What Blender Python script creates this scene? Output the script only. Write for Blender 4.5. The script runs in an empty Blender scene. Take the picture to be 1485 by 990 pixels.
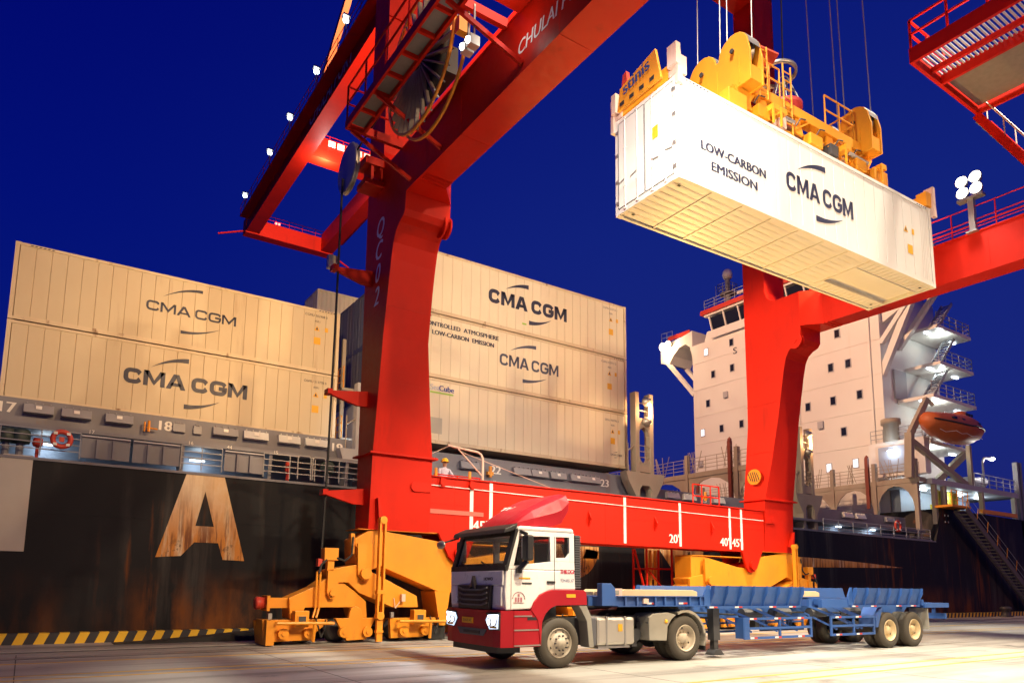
import bpy, bmesh, math, random
from mathutils import Vector, Matrix
random.seed(7)
R = math.radians
SC = bpy.context.scene
COL = SC.collection

# ------------------------------------------------------------------ camera
cam_data = bpy.data.cameras.new('camera')
cam = bpy.data.objects.new('camera', cam_data); COL.objects.link(cam)
PIT, ROL, YAW = .1408, .0107, .5881
F_ = Vector((math.sin(YAW)*math.cos(PIT), math.cos(YAW)*math.cos(PIT), math.sin(PIT)))
R_ = Vector((math.cos(YAW), -math.sin(YAW), 0)); U_ = R_.cross(F_)
R2 = R_*math.cos(ROL)+U_*math.sin(ROL); U2 = -R_*math.sin(ROL)+U_*math.cos(ROL)
cam.matrix_world = Matrix(((R2.x, U2.x, -F_.x, 0), (R2.y, U2.y, -F_.y, 0), (R2.z, U2.z, -F_.z, 1.6625), (0, 0, 0, 1)))
cam_data.sensor_width = 36; cam_data.lens = 1042.1/1485*36
cam_data.shift_x = (742.5-737.1)/1485; cam_data.shift_y = (703.2-495)/1485
cam_data.clip_start = .05; cam_data.clip_end = 3000
SC.camera = cam

# ------------------------------------------------------------------ sky at blue hour
w = bpy.data.worlds.new('World'); SC.world = w; w.use_nodes = True
nt = w.node_tree; nt.nodes.clear()
out = nt.nodes.new('ShaderNodeOutputWorld'); bg = nt.nodes.new('ShaderNodeBackground')
tc = nt.nodes.new('ShaderNodeTexCoord'); sep = nt.nodes.new('ShaderNodeSeparateXYZ'); ramp = nt.nodes.new('ShaderNodeValToRGB')
nt.links.new(tc.outputs['Generated'], sep.inputs[0]); nt.links.new(sep.outputs['Z'], ramp.inputs[0])
def fill(r, stops):
    e = r.color_ramp.elements
    e[0].position, e[0].color = stops[0][0], (*stops[0][1], 1); e[1].position, e[1].color = stops[-1][0], (*stops[-1][1], 1)
    for p, c in stops[1:-1]: m_ = e.new(p); m_.color = (*c, 1)
fill(ramp, [(0, (.0050, .0100, .145)), (.20, (.0026, .0100, .185)), (.42, (.0006, .0050, .178)), (.75, (.0001, .0010, .140))])      # away from the afterglow
ramp2 = nt.nodes.new('ShaderNodeValToRGB'); nt.links.new(sep.outputs['Z'], ramp2.inputs[0])
fill(ramp2, [(0, (.0115, .0160, .145)), (.20, (.0095, .0190, .190)), (.45, (.0060, .0165, .200)), (.80, (.0010, .0050, .165))])     # towards the afterglow along the quay
az = nt.nodes.new('ShaderNodeMapRange'); az.inputs['From Min'].default_value = -.1; az.inputs['From Max'].default_value = .75; az.interpolation_type = 'SMOOTHSTEP'
nt.links.new(sep.outputs['X'], az.inputs['Value'])
skm = nt.nodes.new('ShaderNodeMix'); skm.data_type = 'RGBA'; nt.links.new(az.outputs[0], skm.inputs['Factor']); nt.links.new(ramp.outputs[0], skm.inputs['A']); nt.links.new(ramp2.outputs[0], skm.inputs['B'])
nt.links.new(skm.outputs['Result'], bg.inputs[0]); bg.inputs[1].default_value = 1.0
nt.links.new(bg.outputs[0], out.inputs[0])

SC.view_settings.view_transform = 'Standard'; SC.view_settings.look = 'None'
SC.view_settings.exposure = 0; SC.view_settings.gamma = 1; SC.view_settings.use_curve_mapping = False
SC.cycles.max_bounces = 6; SC.cycles.diffuse_bounces = 3; SC.cycles.glossy_bounces = 3
SC.cycles.transmission_bounces = 6; SC.cycles.transparent_max_bounces = 8
SC.cycles.caustics_reflective = False; SC.cycles.caustics_refractive = False
SC.cycles.sample_clamp_indirect = 6
SC.cycles.use_denoising = True

# ------------------------------------------------------------------ flood lamps of the place and added ones
WARM = (1.0, .72, .43); CREAM = (1.0, .80, .52); WHITE = (1.0, .95, .86); COOL = (.72, .88, 1.0); SODIUM = (1.0, .50, .20); NEUTRAL = (1.0, .94, .84); UPLIGHT = (1.0, .64, .17); GOLD = (1.0, .93, .78); PEACH = (1.0, .57, .31); AMBER = (1.0, .62, .28)
def spot(name, loc, target, power, col, angle=110, blend=.6, size=.25):
    d = bpy.data.lights.new(name, 'SPOT'); d.energy = power; d.color = col; d.spot_size = R(angle); d.spot_blend = blend; d.shadow_soft_size = size
    o = bpy.data.objects.new(name, d); COL.objects.link(o); o.location = loc
    o.rotation_euler = (Vector(target)-Vector(loc)).to_track_quat('-Z', 'Y').to_euler(); return o
def point(name, loc, power, col, size=.1):
    d = bpy.data.lights.new(name, 'POINT'); d.energy = power; d.color = col; d.shadow_soft_size = size
    o = bpy.data.objects.new(name, d); COL.objects.link(o); o.location = loc; return o
LAMPS = [   # location, target, watts, colour, cone, soft size
    # floodlights below the two portal beams, shining into the portal
    ((9.8, 8.6, 13.1), (18.0, 14.5, 10.0), 3400, NEUTRAL, 100, .3),
    ((9.8, 3.0, 13.1), (17.0, 12.0, 5.0), 1500, NEUTRAL, 120, .35),
    ((28.1, 4.0, 13.1), (19.0, 12.0, 3.0), 1300, CREAM, 125, .35),
    ((27.9, 11.45, 16.6), (17.0, 9.5, 3.0), 1600, NEUTRAL, 130, .25),
    # unseen floodlights added to brighten the truck lane, and one on the left leg
    ((9.8, 4.5, 13.1), (15.0, 15.0, 0.5), 11000, CREAM, 74, .3),
    ((28.1, 4.5, 13.1), (21.0, 15.5, 0.5), 11000, CREAM, 74, .3),
    ((10.35, 20.3, 11.5), (27.5, 20.2, 9.0), 15000, CREAM, 50, .12),  # added behind the left leg to brighten the right leg
    # trolley floodlights high above the lane, either side of the load
    ((10.9, 8.5, 33.5), (14.0, 7.0, 0), 60000, GOLD, 56, .5),
    ((27.5, 8.5, 33.5), (29.0, 7.0, 0), 74000, GOLD, 62, .5),
    # small uplights added out of sight behind the sill, brightening the load's underside
    ((15.0, 21.42, 5.30), (17.0, 12.0, 12.0), 4200, UPLIGHT, 84, .08),
    ((23.0, 21.42, 5.30), (22.0, 12.0, 12.0), 4200, UPLIGHT, 84, .08),
    # floodlights added on the beam tops and cable arm to brighten the deck stacks
    ((9.3, 16.6, 15.45), (19.0, 27.0, 9.0), 5200, WARM, 110, .2),
    ((28.7, 16.6, 15.45), (19.5, 27.0, 8.5), 5200, WARM, 100, .2),
    ((7.3, 21.35, 11.9), (6.6, 30.2, 10.3), 3200, AMBER, 120, .12),
    # yard light masts on the landward side
    ((7.0, -42.0, 42.0), (4.0, 28.0, 9.0), 84000, AMBER, 34, .9),
    ((29.0, -42.0, 42.0), (17.0, 28.0, 9.0), 80000, WARM, 32, .9),
    ((75.0, -40.0, 35.0), (59.0, 26.0, 9.0), 36000, SODIUM, 30, .9),  # mast lamp added to light the quay side of the lifeboat
    # floodlight under the right boom girder, aimed aft over the deck at the superstructure
    ((23.9, 37.0, 34.4), (55.0, 38.0, 15.0), 56000, PEACH, 70, .4),
    ((19.0, 21.7, 30.6), (18.5, 50.0, 35.0), 100000, (1.0, .72, .50), 64, .2),  # added lamp below the upper cross beam, brightens the boom's underside
]
for i, (l, t, p, c_, a, s) in enumerate(LAMPS): spot('flood_light', l, t, p, c_, a, .5, s)

# ------------------------------------------------------------------ materials
MATS = {}
def paint(name, col, rough=.45, var=.12, scale=1.3, rust=0., rustcol=(.20, .07, .02), streak=(1.6, 1.6, .18), metal=0., bump=.0, dirt=0., dirtcol=(.12, .09, .06), spec=.5, coat=0., lo=.60, hi=.72):
    if name in MATS: return MATS[name]
    m = bpy.data.materials.new(name); m.use_nodes = True; n = m.node_tree.nodes; L = m.node_tree.links
    b = n['Principled BSDF']; b.inputs['Roughness'].default_value = rough; b.inputs['Metallic'].default_value = metal
    b.inputs['Specular IOR Level'].default_value = spec; b.inputs['Coat Weight'].default_value = coat
    t = n.new('ShaderNodeTexCoord'); no = n.new('ShaderNodeTexNoise'); no.inputs['Scale'].default_value = scale; no.inputs['Detail'].default_value = 5
    geo = n.new('ShaderNodeNewGeometry')
    L.new(geo.outputs['Position'] if dirt or rust else t.outputs['Object'], no.inputs['Vector'])
    mx = n.new('ShaderNodeMix'); mx.data_type = 'RGBA'
    mx.inputs['A'].default_value = (*[c*(1-var) for c in col], 1); mx.inputs['B'].default_value = (*[min(1, c*(1+var)) for c in col], 1)
    L.new(no.outputs['Fac'], mx.inputs['Factor']); cur = mx.outputs['Result']
    def overlay(cur, amount, c2, sc, detail, lo, hi):
        mp = n.new('ShaderNodeMapping'); mp.inputs['Scale'].default_value = sc
        L.new(geo.outputs['Position'], mp.inputs[0])
        n2 = n.new('ShaderNodeTexNoise'); n2.inputs['Scale'].default_value = 1.; n2.inputs['Detail'].default_value = detail; n2.inputs['Roughness'].default_value = .62
        L.new(mp.outputs[0], n2.inputs['Vector'])
        r = n.new('ShaderNodeMapRange'); r.inputs['From Min'].default_value = lo; r.inputs['From Max'].default_value = hi; r.inputs['To Max'].default_value = amount
        L.new(n2.outputs['Fac'], r.inputs['Value'])
        k = n.new('ShaderNodeMix'); k.data_type = 'RGBA'; k.inputs['B'].default_value = (*c2, 1)
        L.new(r.outputs[0], k.inputs['Factor']); L.new(cur, k.inputs['A']); return k.outputs['Result']
    if dirt: cur = overlay(cur, dirt, dirtcol, (.5, .5, .35), 8, .45, .75)
    if rust: cur = overlay(cur, min(1, rust*1.6), rustcol, streak, 9, lo, hi)
    L.new(cur, b.inputs['Base Color'])
    n3 = n.new('ShaderNodeTexNoise'); n3.inputs['Scale'].default_value = 6; n3.inputs['Detail'].default_value = 4; L.new(geo.outputs['Position'], n3.inputs['Vector'])
    rr = n.new('ShaderNodeMapRange'); rr.inputs['To Min'].default_value = max(0, rough-.1); rr.inputs['To Max'].default_value = min(1, rough+.15)
    L.new(n3.outputs['Fac'], rr.inputs['Value']); L.new(rr.outputs[0], b.inputs['Roughness'])
    if bump:
        bp = n.new('ShaderNodeBump'); bp.inputs['Strength'].default_value = bump; bp.inputs['Distance'].default_value = .05
        L.new(no.outputs['Fac'], bp.inputs['Height']); L.new(bp.outputs[0], b.inputs['Normal'])
    MATS[name] = m; return m
def emit(name, col, strength):
    m = bpy.data.materials.new(name); m.use_nodes = True; n = m.node_tree.nodes; b = n['Principled BSDF']
    b.inputs['Base Color'].default_value = (.8, .8, .8, 1); b.inputs['Emission Color'].default_value = (*col, 1); b.inputs['Emission Strength'].default_value = strength
    MATS[name] = m; return m
def glass(name, tint, rough=.03, alpha=.35):
    m = bpy.data.materials.new(name); m.use_nodes = True; n = m.node_tree.nodes; b = n['Principled BSDF']
    b.inputs['Base Color'].default_value = (*tint, 1); b.inputs['Roughness'].default_value = rough
    b.inputs['Alpha'].default_value = alpha; b.inputs['Specular IOR Level'].default_value = .6
    MATS[name] = m; return m

RED = paint('crane_red_paint', (.62, .015, .003), .50, .08, .6, bump=.12, rust=.22, rustcol=(.22, .010, .005), streak=(1.3, 1.3, .16), dirt=.42, dirtcol=(.30, .010, .004), spec=.18)
YEL = paint('bogie_yellow_paint', (.80, .30, .015), .42, .10, 1.0, rust=.30, rustcol=(.22, .08, .02), streak=(3., 3., .8), dirt=.38, dirtcol=(.34, .12, .015))
SPR = paint('spreader_yellow_paint', (.82, .33, .015), .42, .10, 1.2, rust=.25, rustcol=(.22, .09, .02), dirt=.45, dirtcol=(.34, .14, .02))
PALE = paint('worn_pale_paint', (.70, .50, .40), .5, .12, 2.)
CWHITE = paint('container_white_paint', (.78, .74, .66), .40, .05, .8, rust=.05, dirt=.14, dirtcol=(.55, .42, .27))
CTAN = paint('weathered_container_paint', (.62, .515, .345), .5, .06, .6, bump=.25, rust=.22, rustcol=(.30, .16, .07), dirt=.34, dirtcol=(.55, .40, .24))
CTAN2 = paint('container_cream_paint', (.78, .69, .51), .5, .04, .6, bump=.2, rust=.10, rustcol=(.40, .25, .12), dirt=.16, dirtcol=(.60, .46, .29))
CFRAME = paint('container_frame_paint', (.68, .56, .38), .5, .08, 1., rust=.8, rustcol=(.20, .09, .03), streak=(2.2, 2.2, 1.2), dirt=.5, dirtcol=(.42, .26, .12))
CGREY = paint('grey_container_paint', (.12, .13, .17), .55, .15, 1., rust=.8, rustcol=(.30, .14, .06), dirt=.5, dirtcol=(.20, .16, .14))
NAVY = paint('navy_lettering', (.018, .022, .060), .5, .15, 2.)
FADED = paint('faded_navy_lettering', (.055, .065, .12), .55, .4, 3.)
WPAINT = paint('white_lettering', (.80, .78, .74), .5, .08, 2.)
GASK = paint('dark_gasket', (.10, .10, .11), .6, .1)
BLACK = paint('black_rubber', (.018, .018, .018), .7, .2, 3.)
DARKM = paint('dark_metal', (.045, .045, .048), .5, .2, 3.)
TYRE = paint('dusty_tyre', (.060, .052, .040), .8, .3, 3., dirt=.5, dirtcol=(.14, .105, .06))
RIM = paint('grey_rim_paint', (.50, .44, .34), .45, .15, 4., dirt=.4, dirtcol=(.20, .14, .08))
RIMY = paint('cream_rim_paint', (.66, .52, .30), .45, .12, 4., dirt=.3, dirtcol=(.30, .2, .1))
STEEL = paint('worn_steel', (.42, .40, .37), .38, .15, 4., metal=.7)
ALU = paint('aluminium_tank', (.62, .58, .50), .33, .08, 2., metal=.75)
CABW = paint('cab_white_paint', (.80, .80, .80), .28, .03, 1., coat=.25, dirt=.16, dirtcol=(.50, .46, .40))
CABR = paint('cab_red_paint', (.38, .010, .020), .46, .06, 1., spec=.3)
BLKP = paint('black_plastic', (.022, .022, .024), .5, .15, 3.)
FENDG = paint('grey_mudguard_plastic', (.30, .28, .23), .55, .15, 3.)
BLUE = paint('trailer_blue_paint', (.030, .100, .33), .48, .15, 1.5, rust=.22, rustcol=(.16, .08, .05), dirt=.5, dirtcol=(.09, .12, .20))
WOOD = paint('pale_deck_timber', (.62, .47, .27), .7, .18, 2.5)
SGREY = paint('ship_grey_paint', (.20, .20, .235), .55, .12, 1., rust=.25, rustcol=(.22, .12, .07), dirt=.35, dirtcol=(.12, .115, .13))
SLGREY = paint('light_ship_grey', (.42, .42, .46), .5, .1, 1., rust=.2, rustcol=(.28, .15, .08))
SBUFF = paint('ship_buff_grey', (.34, .29, .23), .55, .12, 1., rust=.45, rustcol=(.28, .14, .06), dirt=.3, dirtcol=(.2, .15, .1))
SWHITE = paint('superstructure_white', (.76, .74, .71), .45, .04, .4, rust=.10, rustcol=(.50, .30, .18), streak=(.7, .7, .06), dirt=.15, dirtcol=(.60, .50, .42))
SRED = paint('bridge_red_trim', (.55, .05, .025), .45, .1)
ORANGE = paint('lifeboat_orange', (.46, .105, .025), .5, .12, 1., dirt=.3, dirtcol=(.30, .08, .03))
YSTICK = paint('yellow_sticker', (.80, .42, .02), .5, .1)
LIME = paint('lime_print', (.35, .58, .08), .5, .1)
YPAINT = paint('yellow_road_paint', (.55, .33, .04), .7, .25, 3., dirt=.7, dirtcol=(.22, .17, .10))
WROAD = paint('white_road_paint', (.55, .52, .45), .7, .2, 3., dirt=.7, dirtcol=(.22, .19, .14))
RAILP = paint('rail_grey_paint', (.36, .37, .40), .45, .1)
SKIN = paint('skin', (.42, .24, .15), .55, .05)
GLASSD = glass('dark_cab_glass', (.02, .025, .03), .03, .22)
GLASSS = paint('ship_window_glass', (.015, .018, .03), .08, .2)
SHIRT = paint('light_plaid_shirt', (.50, .50, .62), .8, .3, 14.)
TROUS = paint('dark_trousers', (.05, .055, .07), .8, .2)
L_WHITE = emit('white_lamp_lens', (1, .97, .88), 10)
L_WARM = emit('warm_lamp_lens', (1, .78, .45), 9)
L_COOL = emit('cool_lamp_lens', (.75, .90, 1), 5)
L_HEAD = emit('headlamp_lens', (.62, .76, 1), 1.3)
L_BOOM = emit('boom_lamp_lens', (.85, .95, 1), 9)
L_RED = emit('red_signal_lens', (1, .05, .03), 8)
L_WIN = emit('lit_porthole', (.65, .85, 1), 1.2)

# ------------------------------------------------------------------ mesh helpers
class MB:
    def __init__(s): s.v = []; s.f = []
    def add(s, vs, fs):
        o = len(s.v); s.v += [tuple(x) for x in vs]; s.f += [[i+o for i in f] for f in fs]; return s
    def box(s, x0, x1, y0, y1, z0, z1):
        if x0 > x1: x0, x1 = x1, x0
        if y0 > y1: y0, y1 = y1, y0
        if z0 > z1: z0, z1 = z1, z0
        return s.add([(x0,y0,z0),(x1,y0,z0),(x1,y1,z0),(x0,y1,z0),(x0,y0,z1),(x1,y0,z1),(x1,y1,z1),(x0,y1,z1)],
              [(0,3,2,1),(4,5,6,7),(0,1,5,4),(1,2,6,5),(2,3,7,6),(3,0,4,7)])
    def bar(s, p, q, w, h=None, up=(0,0,1)):
        h = w if h is None else h
        p = Vector(p); q = Vector(q); d = (q-p).normalized(); u = Vector(up)
        if abs(d.dot(u)) > .98: u = Vector((0,1,0))
        r = d.cross(u).normalized()*w/2; u = r.cross(d).normalized()*h/2
        vs = [p-r-u, p+r-u, p+r+u, p-r+u, q-r-u, q+r-u, q+r+u, q-r+u]
        return s.add(vs, [(0,3,2,1),(4,5,6,7),(0,1,5,4),(1,2,6,5),(2,3,7,6),(3,0,4,7)])
    def tube(s, p, q, r, n=8, r2=None):
        p = Vector(p); q = Vector(q); d = (q-p).normalized(); r2 = r if r2 is None else r2
        a = d.orthogonal().normalized(); b = d.cross(a)
        vs = []
        for k in range(n):
            t = 2*math.pi*k/n; c = a*math.cos(t)+b*math.sin(t); vs.append(p+c*r)
        for k in range(n):
            t = 2*math.pi*k/n; c = a*math.cos(t)+b*math.sin(t); vs.append(q+c*r2)
        return s.add(vs, [(k, (k+1) % n, n+(k+1) % n, n+k) for k in range(n)]+[tuple(range(n-1, -1, -1)), tuple(range(n, 2*n))])
    def path(s, pts, r, n=6):
        for a, b in zip(pts[:-1], pts[1:]): s.tube(a, b, r, n)
        return s
    def prism(s, poly, ax, a, b):
        """poly: list of 2D points in the two other axes (cyclic order), extruded along ax from a to b"""
        n = len(poly); i = 'xyz'.index(ax)
        ar = sum(poly[k][0]*poly[(k+1) % n][1]-poly[(k+1) % n][0]*poly[k][1] for k in range(n))
        flip = (ar < 0) ^ (ax == 'y')
        if flip: poly = poly[::-1]
        if a > b: a, b = b, a
        def P(t, p):
            q = [p[0], p[1]]; q.insert(i, t); return tuple(q)
        vs = [P(a, p) for p in poly]+[P(b, p) for p in poly]
        return s.add(vs, [tuple(range(n-1, -1, -1)), tuple(range(n, 2*n))]+[(k, (k+1) % n, n+(k+1) % n, n+k) for k in range(n)])
    def lathe(s, prof, c, ax, n=24):
        """prof: (radius, offset along ax) pairs; closed at ends if radius 0"""
        i = 'xyz'.index(ax); A = [Vector((1,0,0)), Vector((0,1,0)), Vector((0,0,1))]
        d = A[i]; a = A[(i+1) % 3]; b = A[(i+2) % 3]; c = Vector(c); vs = []
        for (r, t) in prof:
            for k in range(n):
                th = 2*math.pi*k/n; vs.append(c+d*t+(a*math.cos(th)+b*math.sin(th))*r)
        fs = []
        for j in range(len(prof)-1):
            for k in range(n):
                fs.append((j*n+k, j*n+(k+1) % n, (j+1)*n+(k+1) % n, (j+1)*n+k))
        return s.add(vs, fs)
    def ball(s, c, rx, ry=None, rz=None, n=12, m=8):
        ry = rx if ry is None else ry; rz = rx if rz is None else rz; vs = []; fs = []
        for j in range(m+1):
            ph = math.pi*j/m
            for k in range(n):
                th = 2*math.pi*k/n
                vs.append((c[0]+rx*math.sin(ph)*math.cos(th), c[1]+ry*math.sin(ph)*math.sin(th), c[2]-rz*math.cos(ph)))
        for j in range(m):
            for k in range(n): fs.append((j*n+k, j*n+(k+1) % n, (j+1)*n+(k+1) % n, (j+1)*n+k))
        return s.add(vs, fs)
    def loft(s, rings, cap=True):
        n = len(rings[0]); vs = [p for r in rings for p in r]; fs = []
        for j in range(len(rings)-1):
            for k in range(n): fs.append((j*n+k, j*n+(k+1) % n, (j+1)*n+(k+1) % n, (j+1)*n+k))
        if cap: fs += [tuple(range(n-1, -1, -1)), tuple(range((len(rings)-1)*n, len(rings)*n))]
        return s.add(vs, fs)
    def quad(s, a, b, c, d): return s.add([a, b, c, d], [(0, 1, 2, 3)])
    def mesh(s, name, mat, smooth=False):
        me = bpy.data.meshes.new(name); me.from_pydata(s.v, [], s.f); me.materials.append(mat)
        bm = bmesh.new(); bm.from_mesh(me); bmesh.ops.recalc_face_normals(bm, faces=bm.faces); bm.to_mesh(me); bm.free()
        if smooth: me.shade_smooth()
        return me
    def build(s, name, mat, parent=None, smooth=False, bevel=0, origin=True):
        if parent is not None and origin:
            o = wloc(parent); s.v = [(x-o[0], y-o[1], z-o[2]) for x, y, z in s.v]
        return link(name, s.mesh(name, mat, smooth), parent, bevel)
def wloc(o):
    x = Vector(o.location); p = o.parent
    while p is not None: x = x+Vector(p.location); p = p.parent
    return x
def link(name, me, parent=None, bevel=0):
    ob = bpy.data.objects.new(name, me); COL.objects.link(ob)
    if parent is not None: ob.parent = parent
    if bevel:
        md = ob.modifiers.new('edge', 'BEVEL'); md.width = bevel; md.segments = 2; md.limit_method = 'ANGLE'; md.angle_limit = R(40)
    return ob
def tag(o, label, cat, group=None, kind=None):
    if label: o['label'] = label
    if cat: o['category'] = cat
    if group: o['group'] = group
    if kind: o['kind'] = kind
    return o
def thing(name, label, cat, loc=(0,0,0), rz=0, group=None):
    o = bpy.data.objects.new(name, None); COL.objects.link(o); o.location = loc; o.rotation_euler = (0,0,rz); o.empty_display_size = .3
    return tag(o, label, cat, group)
def structure(o): o['kind'] = 'structure'; return o
def put(name, me, parent, loc=(0,0,0), rot=(0,0,0)):
    ob = bpy.data.objects.new(name, me); COL.objects.link(ob); ob.parent = parent; ob.location = loc; ob.rotation_euler = rot; return ob

def text(s, h, org, right, up, mat, parent, name='lettering', xs=1.0, bold=0., depth=.004, fat=0., spacing=1.0, width=None, align='LEFT', shear=0.):
    """flat lettering of cap height h at org; right/up are its axes; org in the parent's own space"""
    cu = bpy.data.curves.new(name, 'FONT'); cu.body = s; cu.size = h/.69; cu.extrude = 0; fat = fat or bold; cu.space_character = spacing; cu.resolution_u = 3; cu.shear = shear
    tmp = bpy.data.objects.new(name, cu); me = bpy.data.meshes.new_from_object(tmp); bpy.data.objects.remove(tmp)
    xsv = [v.co.x for v in me.vertices]; x0, x1 = min(xsv), max(xsv)
    if width: xs = width/(x1-x0)
    r = Vector(right).normalized(); u = Vector(up).normalized(); nrm = r.cross(u)
    off = {'LEFT': x0, 'CENTER': (x0+x1)/2, 'RIGHT': x1}[align]
    for v in me.vertices:
        c = v.co; v.co = Vector(org)+r*((c.x-off)*xs)+u*c.y+nrm*depth
    if fat:
        mb = MB()
        for q, d in enumerate((-fat, 0, fat)):
            mb.add([v.co+r*d+nrm*.0004*q for v in me.vertices], [tuple(p.vertices) for p in me.polygons])
        return link(name, mb.mesh(name, mat), parent)
    me.materials.clear(); me.materials.append(mat)
    return link(name, me, parent)
def stroke(mb, pts, w, closed=False):
    """flat 2D stroke of width w along pts -> list of quads in (x, z), collected as faces with y=0"""
    P = [Vector((a, b)) for a, b in pts]; n = len(P); Lf = []; Rt = []
    for i in range(n):
        d0 = (P[i]-P[i-1]).normalized() if i > 0 else (P[1]-P[0]).normalized()
        d1 = (P[i+1]-P[i]).normalized() if i < n-1 else (P[i]-P[i-1]).normalized()
        t = (d0+d1).normalized(); nn = Vector((-t.y, t.x)); k = 1/max(.35, nn.dot(Vector((-d1.y, d1.x))))
        Lf.append(P[i]+nn*w/2*k); Rt.append(P[i]-nn*w/2*k)
    for i in range(n-1):
        mb.quad((Lf[i].x,0,Lf[i].y), (Rt[i].x,0,Rt[i].y), (Rt[i+1].x,0,Rt[i+1].y), (Lf[i+1].x,0,Lf[i+1].y))
def arc(cx, cy, rx, ry, a0, a1, n=6): return [(cx+rx*math.cos(R(a0+(a1-a0)*i/n)), cy+ry*math.sin(R(a0+(a1-a0)*i/n))) for i in range(n+1)]
def letter(mb, ch, x, z, w, h, t):
    r = h*.26; i = t/2; x0, x1, z0, z1 = x+i, x+w-i, z+i, z+h-i
    if ch in 'CG':
        p = [(x1+i, z1)] if ch == 'G' else [(x1+i, z1-.0)]
        p = [(x1, z1-h*.18)]+arc(x1-r, z1-r, r, r, 20, 90, 4)+arc(x0+r, z1-r, r, r, 90, 180)+arc(x0+r, z0+r, r, r, 180, 270)
        if ch == 'C': p += arc(x1-r, z0+r, r, r, 270, 340, 4)+[(x1, z0+h*.18)]
        else: p += arc(x1-r, z0+r, r, r, 270, 360, 4)+[(x1, z+h*.48), (x+w*.52, z+h*.48)]
        stroke(mb, p, t)
    elif ch == 'M':
        stroke(mb, [(x0, z), (x0, z+h)], t); stroke(mb, [(x1, z), (x1, z+h)], t)
        mb.add([(x,0,z+h),(x+t*1.15,0,z+h),(x+w/2,0,z+h*.38),(x+w/2,0,z+h*.05)], [(0,1,2,3)])
        mb.add([(x+w,0,z+h),(x+w-t*1.15,0,z+h),(x+w/2,0,z+h*.38),(x+w/2,0,z+h*.05)], [(3,2,1,0)])
    elif ch == 'A':
        c = x+w/2; a = t*.62
        mb.add([(x,0,z),(x+t*1.1,0,z),(c+a*.15,0,z+h*.80),(c,0,z+h),(c-a,0,z+h)], [(0,1,2,3,4)])
        mb.add([(x+w,0,z),(x+w-t*1.1,0,z),(c-a*.15,0,z+h*.80),(c,0,z+h),(c+a,0,z+h)], [(4,3,2,1,0)])
        mb.quad((x+w*.22,0,z+h*.20), (x+w*.78,0,z+h*.20), (x+w*.72,0,z+h*.20+t*.8), (x+w*.28,0,z+h*.20+t*.8))
def swoosh(mb, x0, x1, z0, z1, th, upper=True):
    """tapered arc of the emblem: thin at one end, blunt at the other"""
    n = 14; top = []; bot = []
    for i in range(n+1):
        s_ = i/n; x = x0+(x1-x0)*s_; zc = z0+(z1-z0)*math.sin(s_*math.pi/2*1.25)/math.sin(math.pi/2*1.25) if upper else z0+(z1-z0)*s_*s_
        zc = z0+(z1-z0)*(1-(1-s_)**2) if upper else z0+(z1-z0)*s_**2
        t = th*(s_**.8) if upper else th*((1-s_)**.8)
        top.append((x, zc+t/2)); bot.append((x, zc-t/2))
    for i in range(n):
        mb.quad((bot[i][0],0,bot[i][1]), (bot[i+1][0],0,bot[i+1][1]), (top[i+1][0],0,top[i+1][1]), (top[i][0],0,top[i][1]))
def emblem(parent, x0, x1, zb, zt, mat, y=-.006, bold=False, arcs=None):
    mb = MB(); h = zt-zb; W_ = x1-x0; t = h*(.27 if bold else .20)
    ws = [.145, .165, .165]; gap = .022 if not bold else .03
    x = x0
    for k, ch in enumerate('CMACGM'):
        wd = W_*{'C': .140, 'M': .165, 'A': .155, 'G': .145}[ch]
        letter(mb, ch, x, zb, wd, h, t); x += wd+W_*(.009 if k != 2 else .045)
    mb.v = [((vx-x0)*W_/(x-W_*.009-x0)+x0, vy+y, vz) for vx, vy, vz in mb.v]
    o = mb.build('lettering', mat, parent, origin=False)
    if arcs:
        (a0, a1, az0, az1), (b0, b1, bz0, bz1) = arcs
        for up_, q in ((True, (a0, a1, az0, az1)), (False, (b0, b1, bz0, bz1))):
            m2 = MB(); swoosh(m2, q[0], q[1], q[2], q[3], h*.32, up_); m2.v = [(a, b+y, c) for a, b, c in m2.v]
            m2.build('emblem_arc', mat, parent, origin=False)
    return o
def railing(mb, pts, h=1.05, post=1.5, r=.022, mids=2):
    for a, b in zip(pts[:-1], pts[1:]):
        a = Vector(a); b = Vector(b); n = max(1, round((b-a).length/post))
        for k in range(n+1):
            p = a.lerp(b, k/n); mb.tube(p, p+Vector((0,0,h)), r, 5)
        for j in range(mids+1):
            z = Vector((0,0,h*(j+1)/(mids+1))); mb.tube(a+z, b+z, r, 5)
    return mb
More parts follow.
